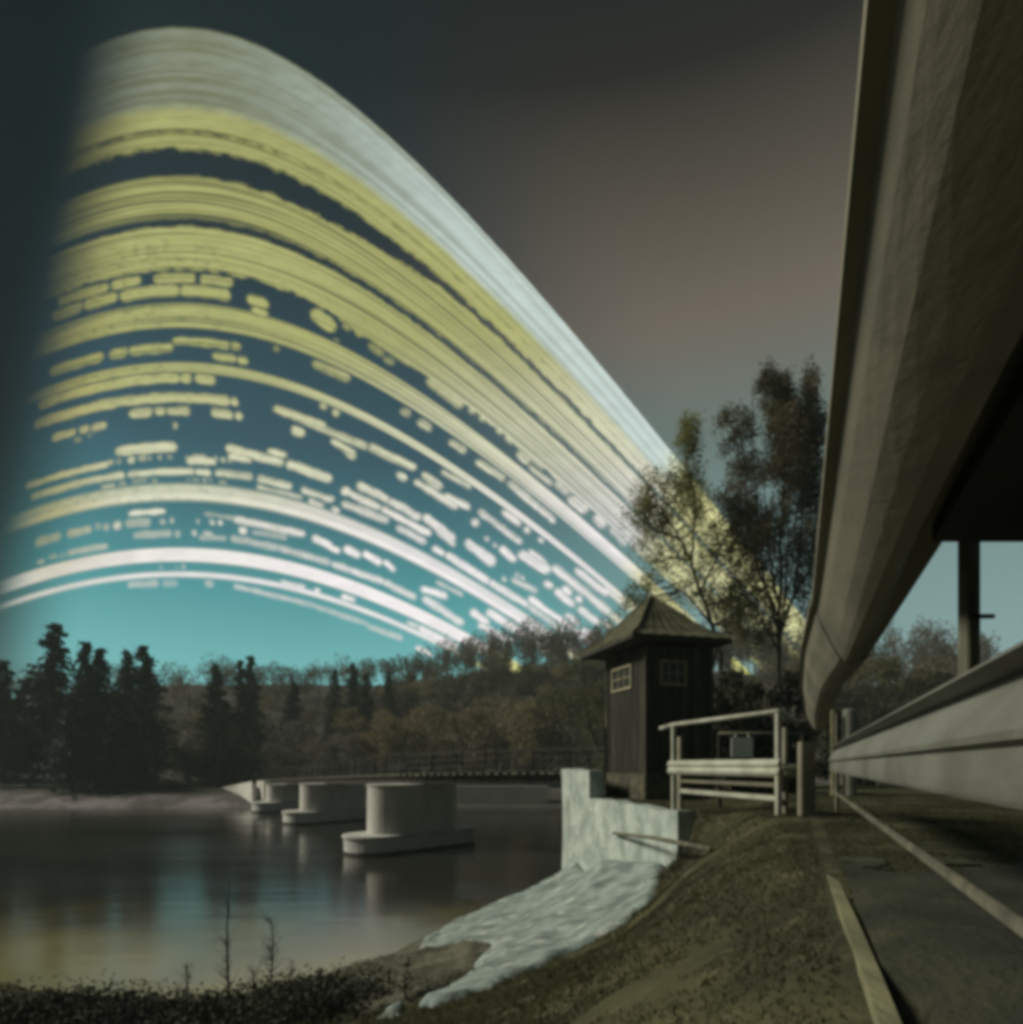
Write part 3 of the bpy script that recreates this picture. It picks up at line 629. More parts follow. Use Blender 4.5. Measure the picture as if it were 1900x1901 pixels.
def oval(c, L, Wd, z0, z1, dirv, n=14, taper=0.):
    d = np.array(dirv)/np.linalg.norm(dirv); s = np.array([-d[1], d[0]]); vs = []
    for z, k in ((z0, 1), (z1, 1-taper)):
        for side in (1, -1):
            for j in range(n+1):
                a = -PI/2 + PI*j/n
                q = np.array(c) + d*side*((L-Wd)/2 + Wd/2*math.cos(a)*k) + s*side*Wd/2*math.sin(a)*k
                vs.append((q[0], q[1], z))
    m = 2*(n+1); fs = [(k, (k+1) % m, m+(k+1) % m, m+k) for k in range(m)] + [tuple(reversed(range(m))), tuple(range(m, 2*m))]
    return vs, fs
PD = (.67, .74)
M['foot'] = mat('wet_footing', (.50, .50, .48), (.36, .36, .34), 1.2, .85, .4, 8)
for (c, zt_, lab) in (((-4.75, 31.4), -.90, 'nearest and largest concrete bridge pier on a rounded footing'),
                      ((-12.8, 46.4), -1.30, 'middle concrete bridge pier between the nearest pier and the far one'),
                      ((-19.3, 57.3), -1.66, 'farthest and smallest concrete bridge pier, close to the sloping abutment')):
    t_ = empty('bridge_pier', (c[0], c[1], WL)); tag(t_, lab, 'bridge pier', 'piers under the footbridge')
    MB().add(*oval(c, 7.4, 2.5, WL-1.5, WL+.70, PD)).build('footing', M['foot'], t_, bevel=.03)
    MB().add(*oval(c, 7.43, 2.53, WL-1.4, WL+.13, PD)).build('waterline_stain', M['dsteel'], t_)
    MB().add(*oval(c, 7.56, 2.66, WL+.702, WL+.84, PD)).build('footing_cap', M['foot'], t_, bevel=.03)
    MB().add(*oval(c, 5.0, 2.0, WL+.842, zt_-.06, PD, taper=.03)).build('column', M['pier'], t_)
    MB().add(*oval(c, 5.05, 2.05, zt_-.058, zt_, PD)).build('bearing_ledge', M['pier'], t_)

ab = empty('bridge_abutment', (-26, 66, -3)); tag(ab, 'pale sloping concrete abutment at the far end of the footbridge', 'abutment')
q1 = P(372, 1472, 66); q2 = P(470, 1449, 63); q3 = P(478, 1503, 58); q4 = P(385, 1487, 60)
m_ = MB(); pts = [P(370, 1471, 70), P(468, 1450, 64), P(470, 1504, 60.5), P(420, 1500, 62), P(372, 1476, 69)]
back = [p+np.array([.6, 1.2, -1.0]) for p in pts]
m_.add(pts+back, [(0, 1, 2, 3, 4), (9, 8, 7, 6, 5)] + [(i, (i+1) % 5, 5+(i+1) % 5, 5+i) for i in range(5)]); m_.build('wing_slope', M['abut'] if 'abut' in M else M['pier'], ab)
m_ = MB(); m_.box((-23.2, 64.5, -3.2), (3.5, 5, 3.2), rz=.5); m_.build('abutment_block', M['pier'], ab)
m_ = MB(); m_.box((-7.5, 62.5, -3.3), (22, .8, 2.6), rz=-.05)
tag(m_.build('quay_wall', M['pier']), 'low dark masonry quay wall on the far shore seen under the bridge', 'wall')
m_ = MB(); m_.tube([(-62, 68.5, -2.15), (-48, 66.5, -2.2), (-32.5, 66, -2.25)], .16, 8)
tag(m_.build('shore_kerb', M['dsteel'], smooth=True), 'dark low ledge running along the top of the far beach', 'ledge')
MB_ = MB()

# ------------------------------------------------------------------ the barrier beside the camera
DX = (1480-CX)/F
def RP(Yd, x, z): return np.array([DX*Yd + x, Yd, z])
def shade_sheet():  # added dark ground sheet: darkening towards the view's edge painted as its colour
    x = np.arange(.24, 5, .05); y = np.arange(-1, 5.6, .05); XX, YY = np.meshgrid(x, y); X2 = DX*YY+XX; Z2 = ground_z(X2, YY)
    X2 = X2 + (fbm(XX*3, YY*3, 3, 7)-.5)*.0; fade = sstep(YY, 4.4, 5.6)*.05
    ii = np.arange(XX.size).reshape(XX.shape); Q = np.stack([ii[:-1, :-1], ii[:-1, 1:], ii[1:, 1:], ii[1:, :-1]], -1).reshape(-1, 4)
    cy = (YY[:-1, :-1]+YY[1:, 1:])/2; cx_ = (XX[:-1, :-1]+XX[1:, 1:])/2
    kp_ = (cy < 2.5+1.5*fbm(cx_*1.6, cy*1.6, 4, 71)+.25*cx_).ravel(); Q = Q[kp_]
    tag(link('painted_shade_sheet', np_mesh('painted_shade_sheet', np.stack([X2, YY, np.maximum(Z2, -.625)+.014-fade], -1).reshape(-1, 3), Q, True), M['gshade']), kind='structure')
shade_sheet()
cb_ = empty('crash_barrier', RP(2, .35, -.6)); tag(cb_, 'long steel crash barrier running away close by on the right', 'barrier')
prof = [(.060, .652), (.084, .648), (.092, .625), (.110, .585), (.135, .54), (.162, .487), (.188, .447), (.203, .430), (.225, .425), (.29, .452), (.302, .46), (.302, .685), (.060, .685)]
def shift(Yd):
    return -.05*float(sstep(np.array(Yd), 2.4, 3.9)) + .05*float(sstep(np.array(Yd), 5.0, 6.6))
Ys = list(np.linspace(-.6, 2.75, 18))
profn = [(.060, .652), (.084, .648), (.092, .632), (.104, .615), (.118, .602), (.140, .582), (.180, .556), (.225, .528), (.262, .505), (.275, .60), (.392, .605), (.40, .685), (.060, .685)]
def lerp_prof(y):
    k = float(np.clip((y-.5)/2.2, 0, 1)); return [(a*(1-k)+c*k, b*(1-k)+d*k) for (a, b), (c, d) in zip(profn, prof)]
mbr = MB(); vs_ = []; n_ = len(prof)
for y in Ys: vs_ += [RP(y, a+shift(y), b) for a, b in lerp_prof(y)]
mbr.add(vs_, [(i*n_+k, i*n_+(k+1) % n_, (i+1)*n_+(k+1) % n_, (i+1)*n_+k) for i in range(len(Ys)-1) for k in range(n_)] + [tuple(range(n_)), tuple(reversed(range((len(Ys)-1)*n_, len(Ys)*n_)))])
mbr.build('top_rail', M['galvd'], cb_)
prof2 = [(a-.006 if a < .2 else a+.006, b-.004 if b < .6 else b+.004) for a, b in prof]
def endz(y, b): k = float(sstep(np.array(y), 4.2, 6.7)); return b - k*.10*(b-.3)
MB().sweep(prof2, [(lambda a, b, y=y: RP(y, a+shift(y)*(1-(b-.4)*1.2), endz(y, b)-(.06*float(sstep(np.array(y), 3.5, 6.5)) if b < .6 else 0))) for y in np.linspace(2.7, 6.75, 26)]).build('end_rail', M['galvd'], cb_)
wprof_c = [(.350, .193), (.348, .186), (.372, .178), (.405, .170), (.400, .155), (.345, .080), (.334, .055), (.336, .040), (.352, .030), (.350, .015), (.345, -.030), (.345, -.050), (.346, -.060), (.350, -.070)]
wprof = wprof_c + [(a+.012, b) for a, b in reversed(wprof_c)]
MB().sweep(wprof, [(lambda a, b, y=y: RP(y, a, b)) for y in np.linspace(-.6, 6.85, 24)]).build('guard_beam', M['galv'], cb_)
MB().sweep([(.350, -.272), (.368, -.272), (.368, -.247), (.350, -.247)], [(lambda a, b, y=y: RP(y, a, b)) for y in np.linspace(-.6, 6.85, 16)]).build('lower_rail', M['lwood'], cb_, bevel=.004)
for Yd, x in ((1.60, .425), (7.5, .46)):
    c = RP(Yd, x, 0)
    m_ = MB(); zl = -.05 if Yd < 3 else -.63; zh = .497 if Yd == 1.2 else .60; m_.box((c[0], c[1], (zl+zh)/2), (.032, .04, zh-zl)); o = m_.build('post', M['lwood'], cb_, bevel=.003)
    for z in (.36, .10): MB().tube([c+np.array([-.03, -.035, z]), c+np.array([.035, -.035, z])], .006, 6).build('post_bolt', M['dsteel'], o)
m_ = MB(); a = RP(1.45, .29, .50); m_.add([RP(-.6, .303, .50), RP(1.45, .303, .50), RP(1.45, 1.5, .50), RP(-.6, 1.5, .50), RP(-.6, .303, .54), RP(1.45, .303, .54), RP(1.45, 1.5, .54), RP(-.6, 1.5, .54)],
   [(0, 1, 2, 3), (7, 6, 5, 4), (0, 4, 5, 1), (1, 5, 6, 2), (2, 6, 7, 3), (3, 7, 4, 0)]); m_.build('cover_plate', M['dsteel'], cb_)
m_ = MB(); m_.box(RP(1.43, .62, .485), (.10, .03, .03)); m_.build('plate_stiffener', M['dsteel'], cb_)
c = RP(6.95, .10, 0)
m_ = MB(); m_.box((c[0], c[1], -.18), (.165, .09, .86), rz=.1); m_.build('end_post', M['galvd'], cb_, bevel=.01)

kb = MB(); kp = []
kb.sweep([(-.024, -.01), (.024, -.01), (.024, .035), (-.024, .035)], [(lambda a, b, y=y: RP(y, .205+a-.055*float(sstep(np.array(y), 1.4, 5)), -.60+b)) for y in np.linspace(-.3, 6.2, 20)])
tag(kb.build('timber_edging', M['kerb']), 'narrow straw coloured timber edging strip on the ground below the barrier', 'edging strip')

# ------------------------------------------------------------------ pale railing ahead
rl = empty('railing', (2.37, 9.45, -.6)); tag(rl, 'pale painted steel railing with a thick middle beam in front of the hut', 'railing')
A = np.array([2.93, 7.1]); B = np.array([2.37, 9.45]); Cc = np.array([3.62, 8.2]); dr = (B-A)/np.linalg.norm(B-A); dn = np.array([dr[1], -dr[0]])
for p_, zt_ in ((A, .575), (B, .58)):
    z0 = gz(*p_)-.15
    m_ = MB(); m_.box((p_[0], p_[1], (z0+zt_)/2), (.058, .058, zt_-z0), rz=math.atan2(dr[1], dr[0])); m_.build('post', M['white'], rl, bevel=.006)
    q = p_ + np.array([.13, .16])
    m_ = MB(); m_.box((q[0], q[1], (z0+.42)/2), (.05, .09, .42-z0), rz=.3); m_.build('spacer_post', M['galvd'], rl, bevel=.006)
m_ = MB(); tip = B+dr*.16
m_.tube([(Cc[0], Cc[1], .555), (A[0]+.02, A[1]+.02, .585), (A[0], A[1], .59), (B[0], B[1], .59), (tip[0], tip[1], .58)], .029, 10); m_.build('top_rail', M['white'], rl, smooth=True)
t2 = B+dr*.19; t3 = B+dr*.42
MB().tube([(t2[0], t2[1], .575), (t3[0], t3[1], .56)], .030, 10).build('rail_stub', M['white'], rl, smooth=True)
def wb(pa, pb, z0, h, name, m__, depth=.05):
    pa = np.array(pa); pb = np.array(pb); d = (pb-pa)/np.linalg.norm(pb-pa); n = np.array([d[1], -d[0]]); n = n if n[1] < 0 else -n
    pf = [(0, 0), (-.028, .03), (-.036, .06), (-.012, .10), (-.036, .14), (-.028, .17), (0, .20)]
    pf = [(a, b*h/.2) for a, b in pf]; pf = pf + [(a-.008 if False else a+.012, b) for a, b in reversed(pf)]
    st = []
    for t in (0, .5, 1):
        q = pa + (pb-pa)*t; st.append(lambda a, b, q=q: np.array([q[0]-n[0]*a-0, q[1]-n[1]*a, z0+b]))
    return MB().sweep(pf, st).build(name, m__, rl)
of = np.array([-.045, -.035])
wb(B+dr*.06+of, A+np.array([.0, -.05]), -.135, .20, 'guard_beam', M['white'])
wb(A+np.array([.03, -.03]), (3.25, 7.1), -.135, .15, 'beam_return', M['white'])
for z, w, e in ((-.225, .05, 0), (-.375, .06, 0)):
    m_ = MB(); a = B-dr*.12; m_.bar((a[0]+.06, a[1]+.08, z), (A[0]+.06, A[1]+.06, z+.0), .03, w); m_.build('lower_rail', M['white'] if z < -.3 else M['galvd'], rl, bevel=.006)
# gate bar with a blank sign behind it
gt = empty('gate_bar', P(1410, 1500, 9.8)); tag(gt, 'thin wooden gate bar on two stakes behind the pale railing', 'gate')
m_ = MB(); m_.tube([P(1334, 1361, 9.8), P(1500, 1362, 9.8)], .022, 8); m_.build('bar', M['lwood'], gt, smooth=True)
for px in (1336, 1492):
    a = P(px, 1357, 9.83); m_ = MB(); m_.box((a[0], a[1], -.08), (.05, .05, 1.1+.0)); m_.build('stake', M['dwood'], gt)
m_ = MB(); c = P(1378, 1387, 9.75); m_.box(c, (.325, .012, .30)); m_.tube([c+np.array([-.1, .01, .15]), c+np.array([-.1, .03, .20])], .006, 6); m_.tube([c+np.array([.1, .01, .15]), c+np.array([.1, .03, .20])], .006, 6)
tag(m_.build('notice_board', M['sign']), 'blank pale square notice board hanging from the gate bar', 'sign')
for k, (y_, w_) in enumerate(((1367, .16), (1395, .16))):
    c = P(1124, y_, 12.2); m_ = MB(); m_.box(c, (w_, .03, .035))
    o = m_.build('marker_board', M['lwood']); tag(o, ('upper' if k == 0 else 'lower')+' short pale gauge board fixed left of the hut', 'board')
m_ = MB(); c = P(1124, 1400, 12.25); m_.box((c[0], c[1], c[2]), (.04, .04, 1.0))
tag(m_.build('board_stake', M['dwood']), 'thin dark stake carrying the gauge boards left of the hut', 'stake')

# two pale bollards seen under the barrier rail
for px, w, y1, lab in ((1546, .07, 1318, 'thin pale post seen beneath the barrier rail'), (1577, .22, 1316, 'wide pale concrete post right of the thin one beneath the barrier rail')):
    a = P(px, 1400, 11.5); zt_ = (HY-y1)/F*11.5
    m_ = MB(); m_.tube([(a[0], a[1], -.7), (a[0], a[1], zt_-.03), (a[0], a[1], zt_)], [w/2, w/2, w/2*.7], 12)
    tag(m_.build('concrete_post', M['kerb'] if w < .1 else M['galv'], smooth=False), lab, 'post')

# ------------------------------------------------------------------ vegetation builders
def quads(C, size, seed=0, flat=.0):            # C: (n,3) centres, randomly turned leaf quads
    r = np.random.default_rng(seed); n = len(C)
    a = r.normal(size=(n, 3)); a /= np.linalg.norm(a, axis=1, keepdims=True)
    b = r.normal(size=(n, 3)); b -= (b*a).sum(1, keepdims=True)*a; b /= np.linalg.norm(b, axis=1, keepdims=True)
    s = (np.asarray(size)*r.uniform(.55, 1.3, n))[:, None]
    V = np.stack([C-a*s, C-b*s*.55, C+a*s, C+b*s*.55], 1).reshape(-1, 3)
    return V, np.arange(4*n).reshape(n, 4)
def blob(c, r3, n, r, hollow=.55):              # points in an uneven ellipsoid, denser towards its surface
    d = r.normal(size=(n, 3)); d /= np.linalg.norm(d, axis=1, keepdims=True)
    rad = r.uniform(hollow**2, 1, n)**.5; k = 1+.25*np.sin(d[:, 0]*5+c[0])*np.cos(d[:, 2]*4+c[1])
    return np.array(c) + d*(rad*k)[:, None]*np.array(r3)
def conifer_mesh(seed, n=5200):
    r = np.random.default_rng(seed); C = []
    H = 1.
    lv = 26
    for i in range(lv):
        t = .10 + .90*(i/lv)**.95; R_ = .19*(1-t)**.8*(r.uniform(.7, 1.2)) + .006
        nb = max(4, int(9*(1-t)+4))
        for k in range(nb):
            a = r.uniform(0, 2*PI); L = R_*r.uniform(.55, 1.15); m = max(3, int(n/lv/nb*(.4+1.3*(1-t))))
            q = r.uniform(.1, 1, m)**.8
            C.append(np.stack([np.cos(a)*q*L, np.sin(a)*q*L, t - q*L*.45 + .0*q], -1) + r.normal(size=(m, 3))*.009)
    C = np.concatenate(C); return np_mesh('conifer_crown', *quads(C, .014, seed))
def trunk_mesh(h, r0, seed):
    m_ = MB(); r = random.Random(seed); pts = [(0, 0, -.04)] + [((r.random()-.5)*.012*i, (r.random()-.5)*.012*i, h*i/5) for i in range(1, 6)]
    m_.tube(pts, [r0*(1-.8*i/5) for i in range(6)], 7)
    me = bpy.data.meshes.new('trunk'); me.from_pydata(m_.v, [], m_.f); me.update(); return me
def decid_mesh(seed, n=6500, spread=.42, sparse=False):
    r = np.random.default_rng(seed); C = []; k = 15
    for i in range(k):
        a = r.uniform(0, 2*PI); q = r.uniform(0, 1)**.6; z = r.uniform(.28, .88); w = spread*math.sqrt(max(.05, 1-((z-.52)/.5)**2))
        c = (math.cos(a)*q*w*.75, math.sin(a)*q*w*.75, z); rr = r.uniform(.09, .19)
        C.append(blob(c, (rr, rr, rr*.85), n//k, r))
    return np_mesh('leafy_crown', *quads(np.concatenate(C), .013, seed))
def limbs_mesh(seed, fine=1.):
    m_ = MB(); r = random.Random(seed)
    m_.tube([(0, 0, -.05), (0.005, 0, .25), (.0, .01, .5)], [.022, .017, .012], 7)
    for i in range(9):
        a = r.random()*2*PI; z = .16+.3*r.random(); L = .22+.2*r.random()
        p1 = (math.cos(a)*L*.45, math.sin(a)*L*.45, z+L*.5); p2 = (math.cos(a)*L*.8, math.sin(a)*L*.8, min(.95, z+L*1.25))
        m_.tube([(0, 0, z), p1, p2], [.009, .006, .002], 5)
    me = bpy.data.meshes.new('trunk'); me.from_pydata(m_.v, [], m_.f); me.update(); return me
def bare_mesh(seed):
    m_ = MB(); r = random.Random(seed)
    def grow(p, d, L, rad, lv):
        e = p + d*L; m_.tube([p, (p+e)/2+np.array([r.uniform(-1, 1), r.uniform(-1, 1), 0])*L*.05, e], [rad, rad*.8, rad*.6], 4, False)
        if lv == 0: return
        for _ in range(3 if lv > 1 else 4):
            dd = d + np.array([r.uniform(-1, 1), r.uniform(-1, 1), r.uniform(-.1, .6)])*.75; dd /= np.linalg.norm(dd)
            grow(e, dd, L*r.uniform(.55, .8), rad*.6, lv-1)
    grow(np.array([0, 0, -.03]), np.array([0, 0, 1.]), .36, .02, 4)
    me = bpy.data.meshes.new('branches'); me.from_pydata(m_.v, [], m_.f); me.update(); return me
CON = [conifer_mesh(s) for s in (1, 2, 3, 4)]; DEC = [decid_mesh(s) for s in (5, 6, 7, 8)]
TRC = trunk_mesh(.9, .014, 1); TRD = [limbs_mesh(s) for s in (3, 4)]; BAR = [bare_mesh(s) for s in (1, 2, 3, 4)]
cache = {}
def inst(me, matl):
    k = (me.name, matl.name)
    if k not in cache: c = me.copy(); c.materials.append(matl); cache[k] = c
    return cache[k]
def place_tree(name, parts, x, y, h, wide, rz, label, cat, group, sink=.3):
    z = gz(x, y)-sink; t = empty(name, (x, y, z)); t.rotation_euler = (0, 0, rz); t.scale = (h*wide, h*wide, h)
    for pn, me, matl in parts:
        o = bpy.data.objects.new(pn, inst(me, matl)); COL.objects.link(o); o.parent = t
    tag(t, label, cat, group); return t
def far_tree(px, top, Yd, kind, label, matl, wide=1., v=0, group=None):
    x = (px-CX)/F*Yd; z = gz(x, Yd)-.3; h = (HY-top)/F*Yd - z
    rz = (px*.37) % 6
    if kind == 'c': return place_tree('conifer_tree', [('crown', CON[v % 4], matl), ('trunk', TRC, M['bark'])], x, Yd, h, wide, rz, label, 'tree', group)
    if kind == 'd': return place_tree('leafy_tree', [('crown', DEC[v % 4], matl), ('trunk', TRD[v % 2], M['bark'])], x, Yd, h, wide, rz, label, 'tree', group)
    return place_tree('bare_tree', [('branches', BAR[v % 4], matl)], x, Yd, h, wide, rz, label, 'tree', group)
gc = 'conifers on the far shore'; gd = 'broadleaf trees on the far shore'
for i, (px, top, Yd, w, lab) in enumerate((
    (8, 1222, 70, 1.6, 'dark broad conifer cut by the left edge of the view'),
    (50, 1262, 74, 1.3, 'dark conifer between the left edge and the tallest spruce'),
    (100, 1152, 72, 1.35, 'tallest dark pointed spruce on the far left shore'),
    (160, 1186, 70, 1.1, 'left top of the paired dark spruces right of the tallest one'),
    (188, 1200, 71, 1.25, 'right top of the paired dark spruces right of the tallest one'),
    (236, 1204, 74, 1.0, 'slim dark spruce standing left of the last tall spruce'),
    (268, 1194, 70, 1.35, 'last tall dark spruce before the open hillside'),
    (135, 1290, 66, 1.8, 'low broad dark spruce at the foot of the tall ones'),
    (215, 1315, 66, 1.9, 'low broad dark spruce below the slim spruce'),
    (400, 1230, 80, 1.2, 'dark pointed conifer left of the twin conifers above the abutment'),
    (448, 1222, 84, .9, 'left of the twin conifers on the hillside above the abutment'),
    (466, 1214, 85, .95, 'right of the twin conifers on the hillside above the abutment'),
    (418, 1300, 74, 1.9, 'wide dark conifer just above the far bridge abutment'),
    (622, 1240, 92, 1.0, 'left of three small conifers on the middle of the ridge'),
    (655, 1228, 90, 1.1, 'middle and tallest of three small conifers on the middle of the ridge'),
    (682, 1246, 92, 1.0, 'right of three small conifers on the middle of the ridge'),
    (722, 1244, 96, 1.0, 'lone small conifer right of the three on the ridge'),
    (545, 1262, 90, 1.3, 'small dark conifer halfway along the hillside'))):
    far_tree(px, top, Yd, 'c', lab, M['spruce'] if px < 300 else M['spruce2'], w*1.15, i, gc)
for i, (px, top, Yd, w, mt, lab) in enumerate((
    (690, 1305, 76, 1.15, 'decid', 'round brown tree above the nearest bridge pier'),
    (745, 1318, 72, 1.1, 'decid', 'round brown tree right above the nearest pier, second from the left'),
    (800, 1298, 77, 1.2, 'decid', 'taller round brown tree behind the middle of the bridge railing'),
    (872, 1306, 74, 1.1, 'decid', 'small round brown tree between two taller ones behind the bridge'),
    (935, 1284, 76, 1.2, 'decid', 'round brown tree with a high crown behind the near bridge span'),
    (1005, 1290, 70, 1.1, 'decid', 'olive brown tree left of the hut, third from it'),
    (1060, 1262, 68, 1.0, 'olive', 'olive brown tree left of the hut, second from it'),
    (1115, 1250, 60, .9, 'olive', 'olive tree half hidden by the left wall of the hut'),
    (745, 1262, 108, 1.5, 'decid', 'broad brown tree on the ridge right of the small conifers'),
    (800, 1254, 112, 1.5, 'decid', 'broad brown tree on the ridge, second right of the small conifers'),
    (850, 1246, 112, 1.5, 'olive', 'broad olive tree on the ridge where the lowest sun trails end'),
    (898, 1238, 112, 1.5, 'decid', 'broad brown tree on the ridge beneath the brightest low sun trail'),
    (945, 1236, 110, 1.5, 'olive', 'broad olive tree on the ridge, fourth left of the hut'),
    (992, 1226, 108, 1.5, 'olive', 'broad olive tree on the ridge, third left of the hut'),
    (1040, 1222, 104, 1.5, 'decid', 'broad brown tree on the ridge, second left of the hut'),
    (1088, 1216, 100, 1.5, 'olive', 'broad olive tree on the ridge touching the hut eave'),
    (600, 1358, 69, 1.1, 'decid2', 'pale mauve bush over the middle bridge pier'),
    (640, 1352, 72, .95, 'decid2', 'pale mauve bush right of the one over the middle pier'),
    (508, 1372, 70, 1.2, 'decid2', 'low pale mauve bush above the farthest pier'),
    (548, 1330, 78, 1.0, 'decid2', 'grey brown tree rising behind the mauve bushes'),
    (345, 1345, 78, 1.0, 'decid2', 'grey brown tree at the foot of the open hillside'),
    (310, 1320, 84, .9, 'decid2', 'thin grey brown tree beside the last tall spruce'),
    (1642, 1206, 56, .9, 'olive', 'round olive tree seen in the gap right of the barrier rail'),
    (1700, 1236, 60, 1.3, 'hedge', 'dark low tree right of the round olive tree in the gap'),
    (1755, 1246, 62, 1.3, 'hedge', 'dark low tree at the post in the gap under the cover plate'),
    (1590, 1262, 50, 1.2, 'hedge', 'dark tree left of the round olive tree in the gap'))):
    far_tree(px, top, Yd, 'd', lab, M[mt], w, i, gd)
ridge = [(342, 1246), (368, 1244), (382, 1250), (412, 1252), (492, 1240), (505, 1236), (522, 1236), (540, 1238), (584, 1246), (598, 1240), (612, 1240)]
for i, (px, top) in enumerate(ridge):
    far_tree(px, top-6, 150, 'b', 'small bare tree in the thin row along the top of the far ridge', M['bare'], 1.2, i, 'bare trees along the ridge')

# the wood covering the far hillside: one mass
def forest():
    r = np.random.default_rng(21); C1 = []; S1 = []; n = 0; T = MB()
    while n < 720:
        px = r.uniform(-60, 1830); Yd = r.uniform(70, 150)**1.0; x = (px-CX)/F*Yd
        if 300 < px < 560 and Yd > 138: continue
        z = gz(x, Yd)
        h = r.uniform(3.5, 7.5); w = h*r.uniform(.28, .42)
        if px > 760 and Yd > 105: h += 4.5*min(1, (px-760)/150)
        m = 330 if px < 700 or Yd < 95 else 800
        for k in range(4):
            a = r.uniform(0, 2*PI); C1.append(blob((x+math.cos(a)*w*.5, Yd+math.sin(a)*w*.5, z+h*r.uniform(.4, .8)), (w*.62, w*.62, h*.28), m//4, r))
        if n % 3 == 0: T.tube([(x, Yd, z-.3), (x+.1, Yd, z+h*.75)], [.14, .06], 4, False)
        n += 1
    C1 = np.concatenate(C1); V, Q = quads(C1, .19, 3)
    return V, Q, T
V, Q, T = forest()
tag(link('hillside_wood', np_mesh('hillside_wood', V, Q), M['decid3'] if 'decid3' in M else M['decid']), 'brown leafless wood covering the far hillside', 'woodland', kind='stuff')
tag(T.build('woodland_trunks', M['barkg']), 'grey trunks of the wood on the far hillside', 'woodland', kind='stuff')

# dark bushes on the near bank behind the railing and hut
def bush(name, label, group, px0, px1, top, base, Yd, matl, n, size, seed, depth=None):
    r = np.random.default_rng(seed); cx = (px0+px1)/2; x = (cx-CX)/F*Yd; W_ = (px1-px0)/F*Yd; zt_ = (HY-top)/F*Yd; zb = gz(x, Yd)-.1 if base is None else base
    C = []; k = 14; dp = depth or W_*.4
    for i in range(k):
        a = r.uniform(-.42, .42); f_ = r.uniform(.1, .88)
        c = (x+a*W_, Yd+r.uniform(-.5, .5)*dp, zb+(zt_-zb)*f_*(1-.45*abs(a))); rr = W_*r.uniform(.16, .26)
        C.append(blob(c, (rr, rr, rr*.9), n//k, r, .3))
    t = empty(name, (x, Yd, zb)); tag(t, label, 'bush' if 'bush' in name else 'tree', group)
    link('foliage', np_mesh('foliage', *quads(np.concatenate(C), size, seed)), matl, t)
    m_ = MB(); rr = random.Random(seed)
    for i in range(6):
        a = rr.uniform(-.3, .3)*W_; m_.tube([(x, Yd, zb-.2), (x+a*.5, Yd, zb+(zt_-zb)*.35), (x+a, Yd+rr.uniform(-.2, .2)*dp, zb+(zt_-zb)*.75)], [.05, .035, .012], 5)
    m_.build('stem', M['bark'], t)
gb = 'dark bushes behind the railing'
bush('bush', 'dark bush directly right of the hut', gb, 1300, 1400, 1225, None, 19, M['hedge'], 5200, .075, 1)
bush('bush', 'dark bush behind the top of the pale railing', gb, 1350, 1460, 1235, None, 17.5, M['hedge'], 5200, .075, 2)
bush('bush', 'dark bush between the pale railing and the barrier rail', gb, 1420, 1530, 1225, None, 18.5, M['hedge'], 5200, .075, 3)
bush('bush', 'low dark bush under the barrier rail right of the corner', gb, 1510, 1640, 1300, None, 20, M['hedge'], 4200, .08, 4)
bush('bush', 'tall dark bush behind the hut roof', gb, 1230, 1380, 1240, None, 24, M['hedge'], 4200, .09, 5)
bush('bush', 'low dark bush filling the ground behind the railing posts', gb, 1270, 1480, 1330, None, 14.5, M['hedge'], 5200, .06, 6)
bush('bush', 'low dark bush on the slope in the gap right of the barrier rail', gb, 1580, 1760, 1330, None, 24, M['hedge'], 4200, .09, 8)

# two tall trees behind the hut
def tall_tree(name, label, Yd, stems, clumps, matl, bark, seed, leafsize=.055, depth=2.2, dk=5600):
    r = np.random.default_rng(seed); base = stems[0][0]; b = P(base[0], base[1], Yd)
    zb = gz(b[0], Yd); t = empty(name, (b[0], Yd, zb)); tag(t, label, 'tree')
    m_ = MB(); ends = []
    for si, st in enumerate(stems):
        dy = 0 if si == 0 else r.uniform(-1, 1)*depth*.5
        pts = []; n = len(st)-1
        for i, q in enumerate(st):
            p = P(q[0], q[1], Yd); p[1] += dy*(i/n); pts.append(p)
        if st[0] == base: pts.insert(0, np.array([pts[0][0], Yd, zb-.3]))
        # subdivide with small wander
        fine = [pts[0]]
        for p0, p1 in zip(pts, pts[1:]):
            for k in (.33, .66, 1.): fine.append(p0+(p1-p0)*k+r.normal(size=3)*.03*(k < 1))
        r0 = .10 if si == 0 else .055
        m_.tube(fine, list(np.linspace(r0, .014, len(fine))), 7)
        ends += fine[3:]
    m_.build('trunk', bark, t)
    tw = MB(); E = np.array(ends)
    C = []
    for (px, py, rx, ry, dens) in clumps:
        rx *= 1.28; ry *= 1.15; dens /= 1.3
        rx_, ry_ = rx/F*Yd, ry/F*Yd; c = P(px, py, Yd); c[1] += r.uniform(-1, 1)*depth*.4
        n = int(dens*rx_*ry_*dk)
        # foliage gathers in small sprays inside the clump
        ns = max(3, int(n/26)); cs = blob(c, (rx_, max(rx_, .5), ry_), ns, r, .2)
        for q in cs:
            C.append(q + r.normal(size=(26, 3))*np.array([.11, .11, .15]))
        for q in cs[::3]:
            d = np.linalg.norm(E-q, axis=1) + np.maximum(0, E[:, 2]-q[2])*2; e = E[np.argmin(d)]
            mid = (e+q)/2 + np.array([0, 0, -.08]); tw.tube([e, mid, q], [.014, .009, .004], 4, False)
    tag(tw.build('branch', bark, t), kind='stuff')
    link('foliage', np_mesh('foliage', *quads(np.concatenate(C), leafsize, seed)), matl, t)
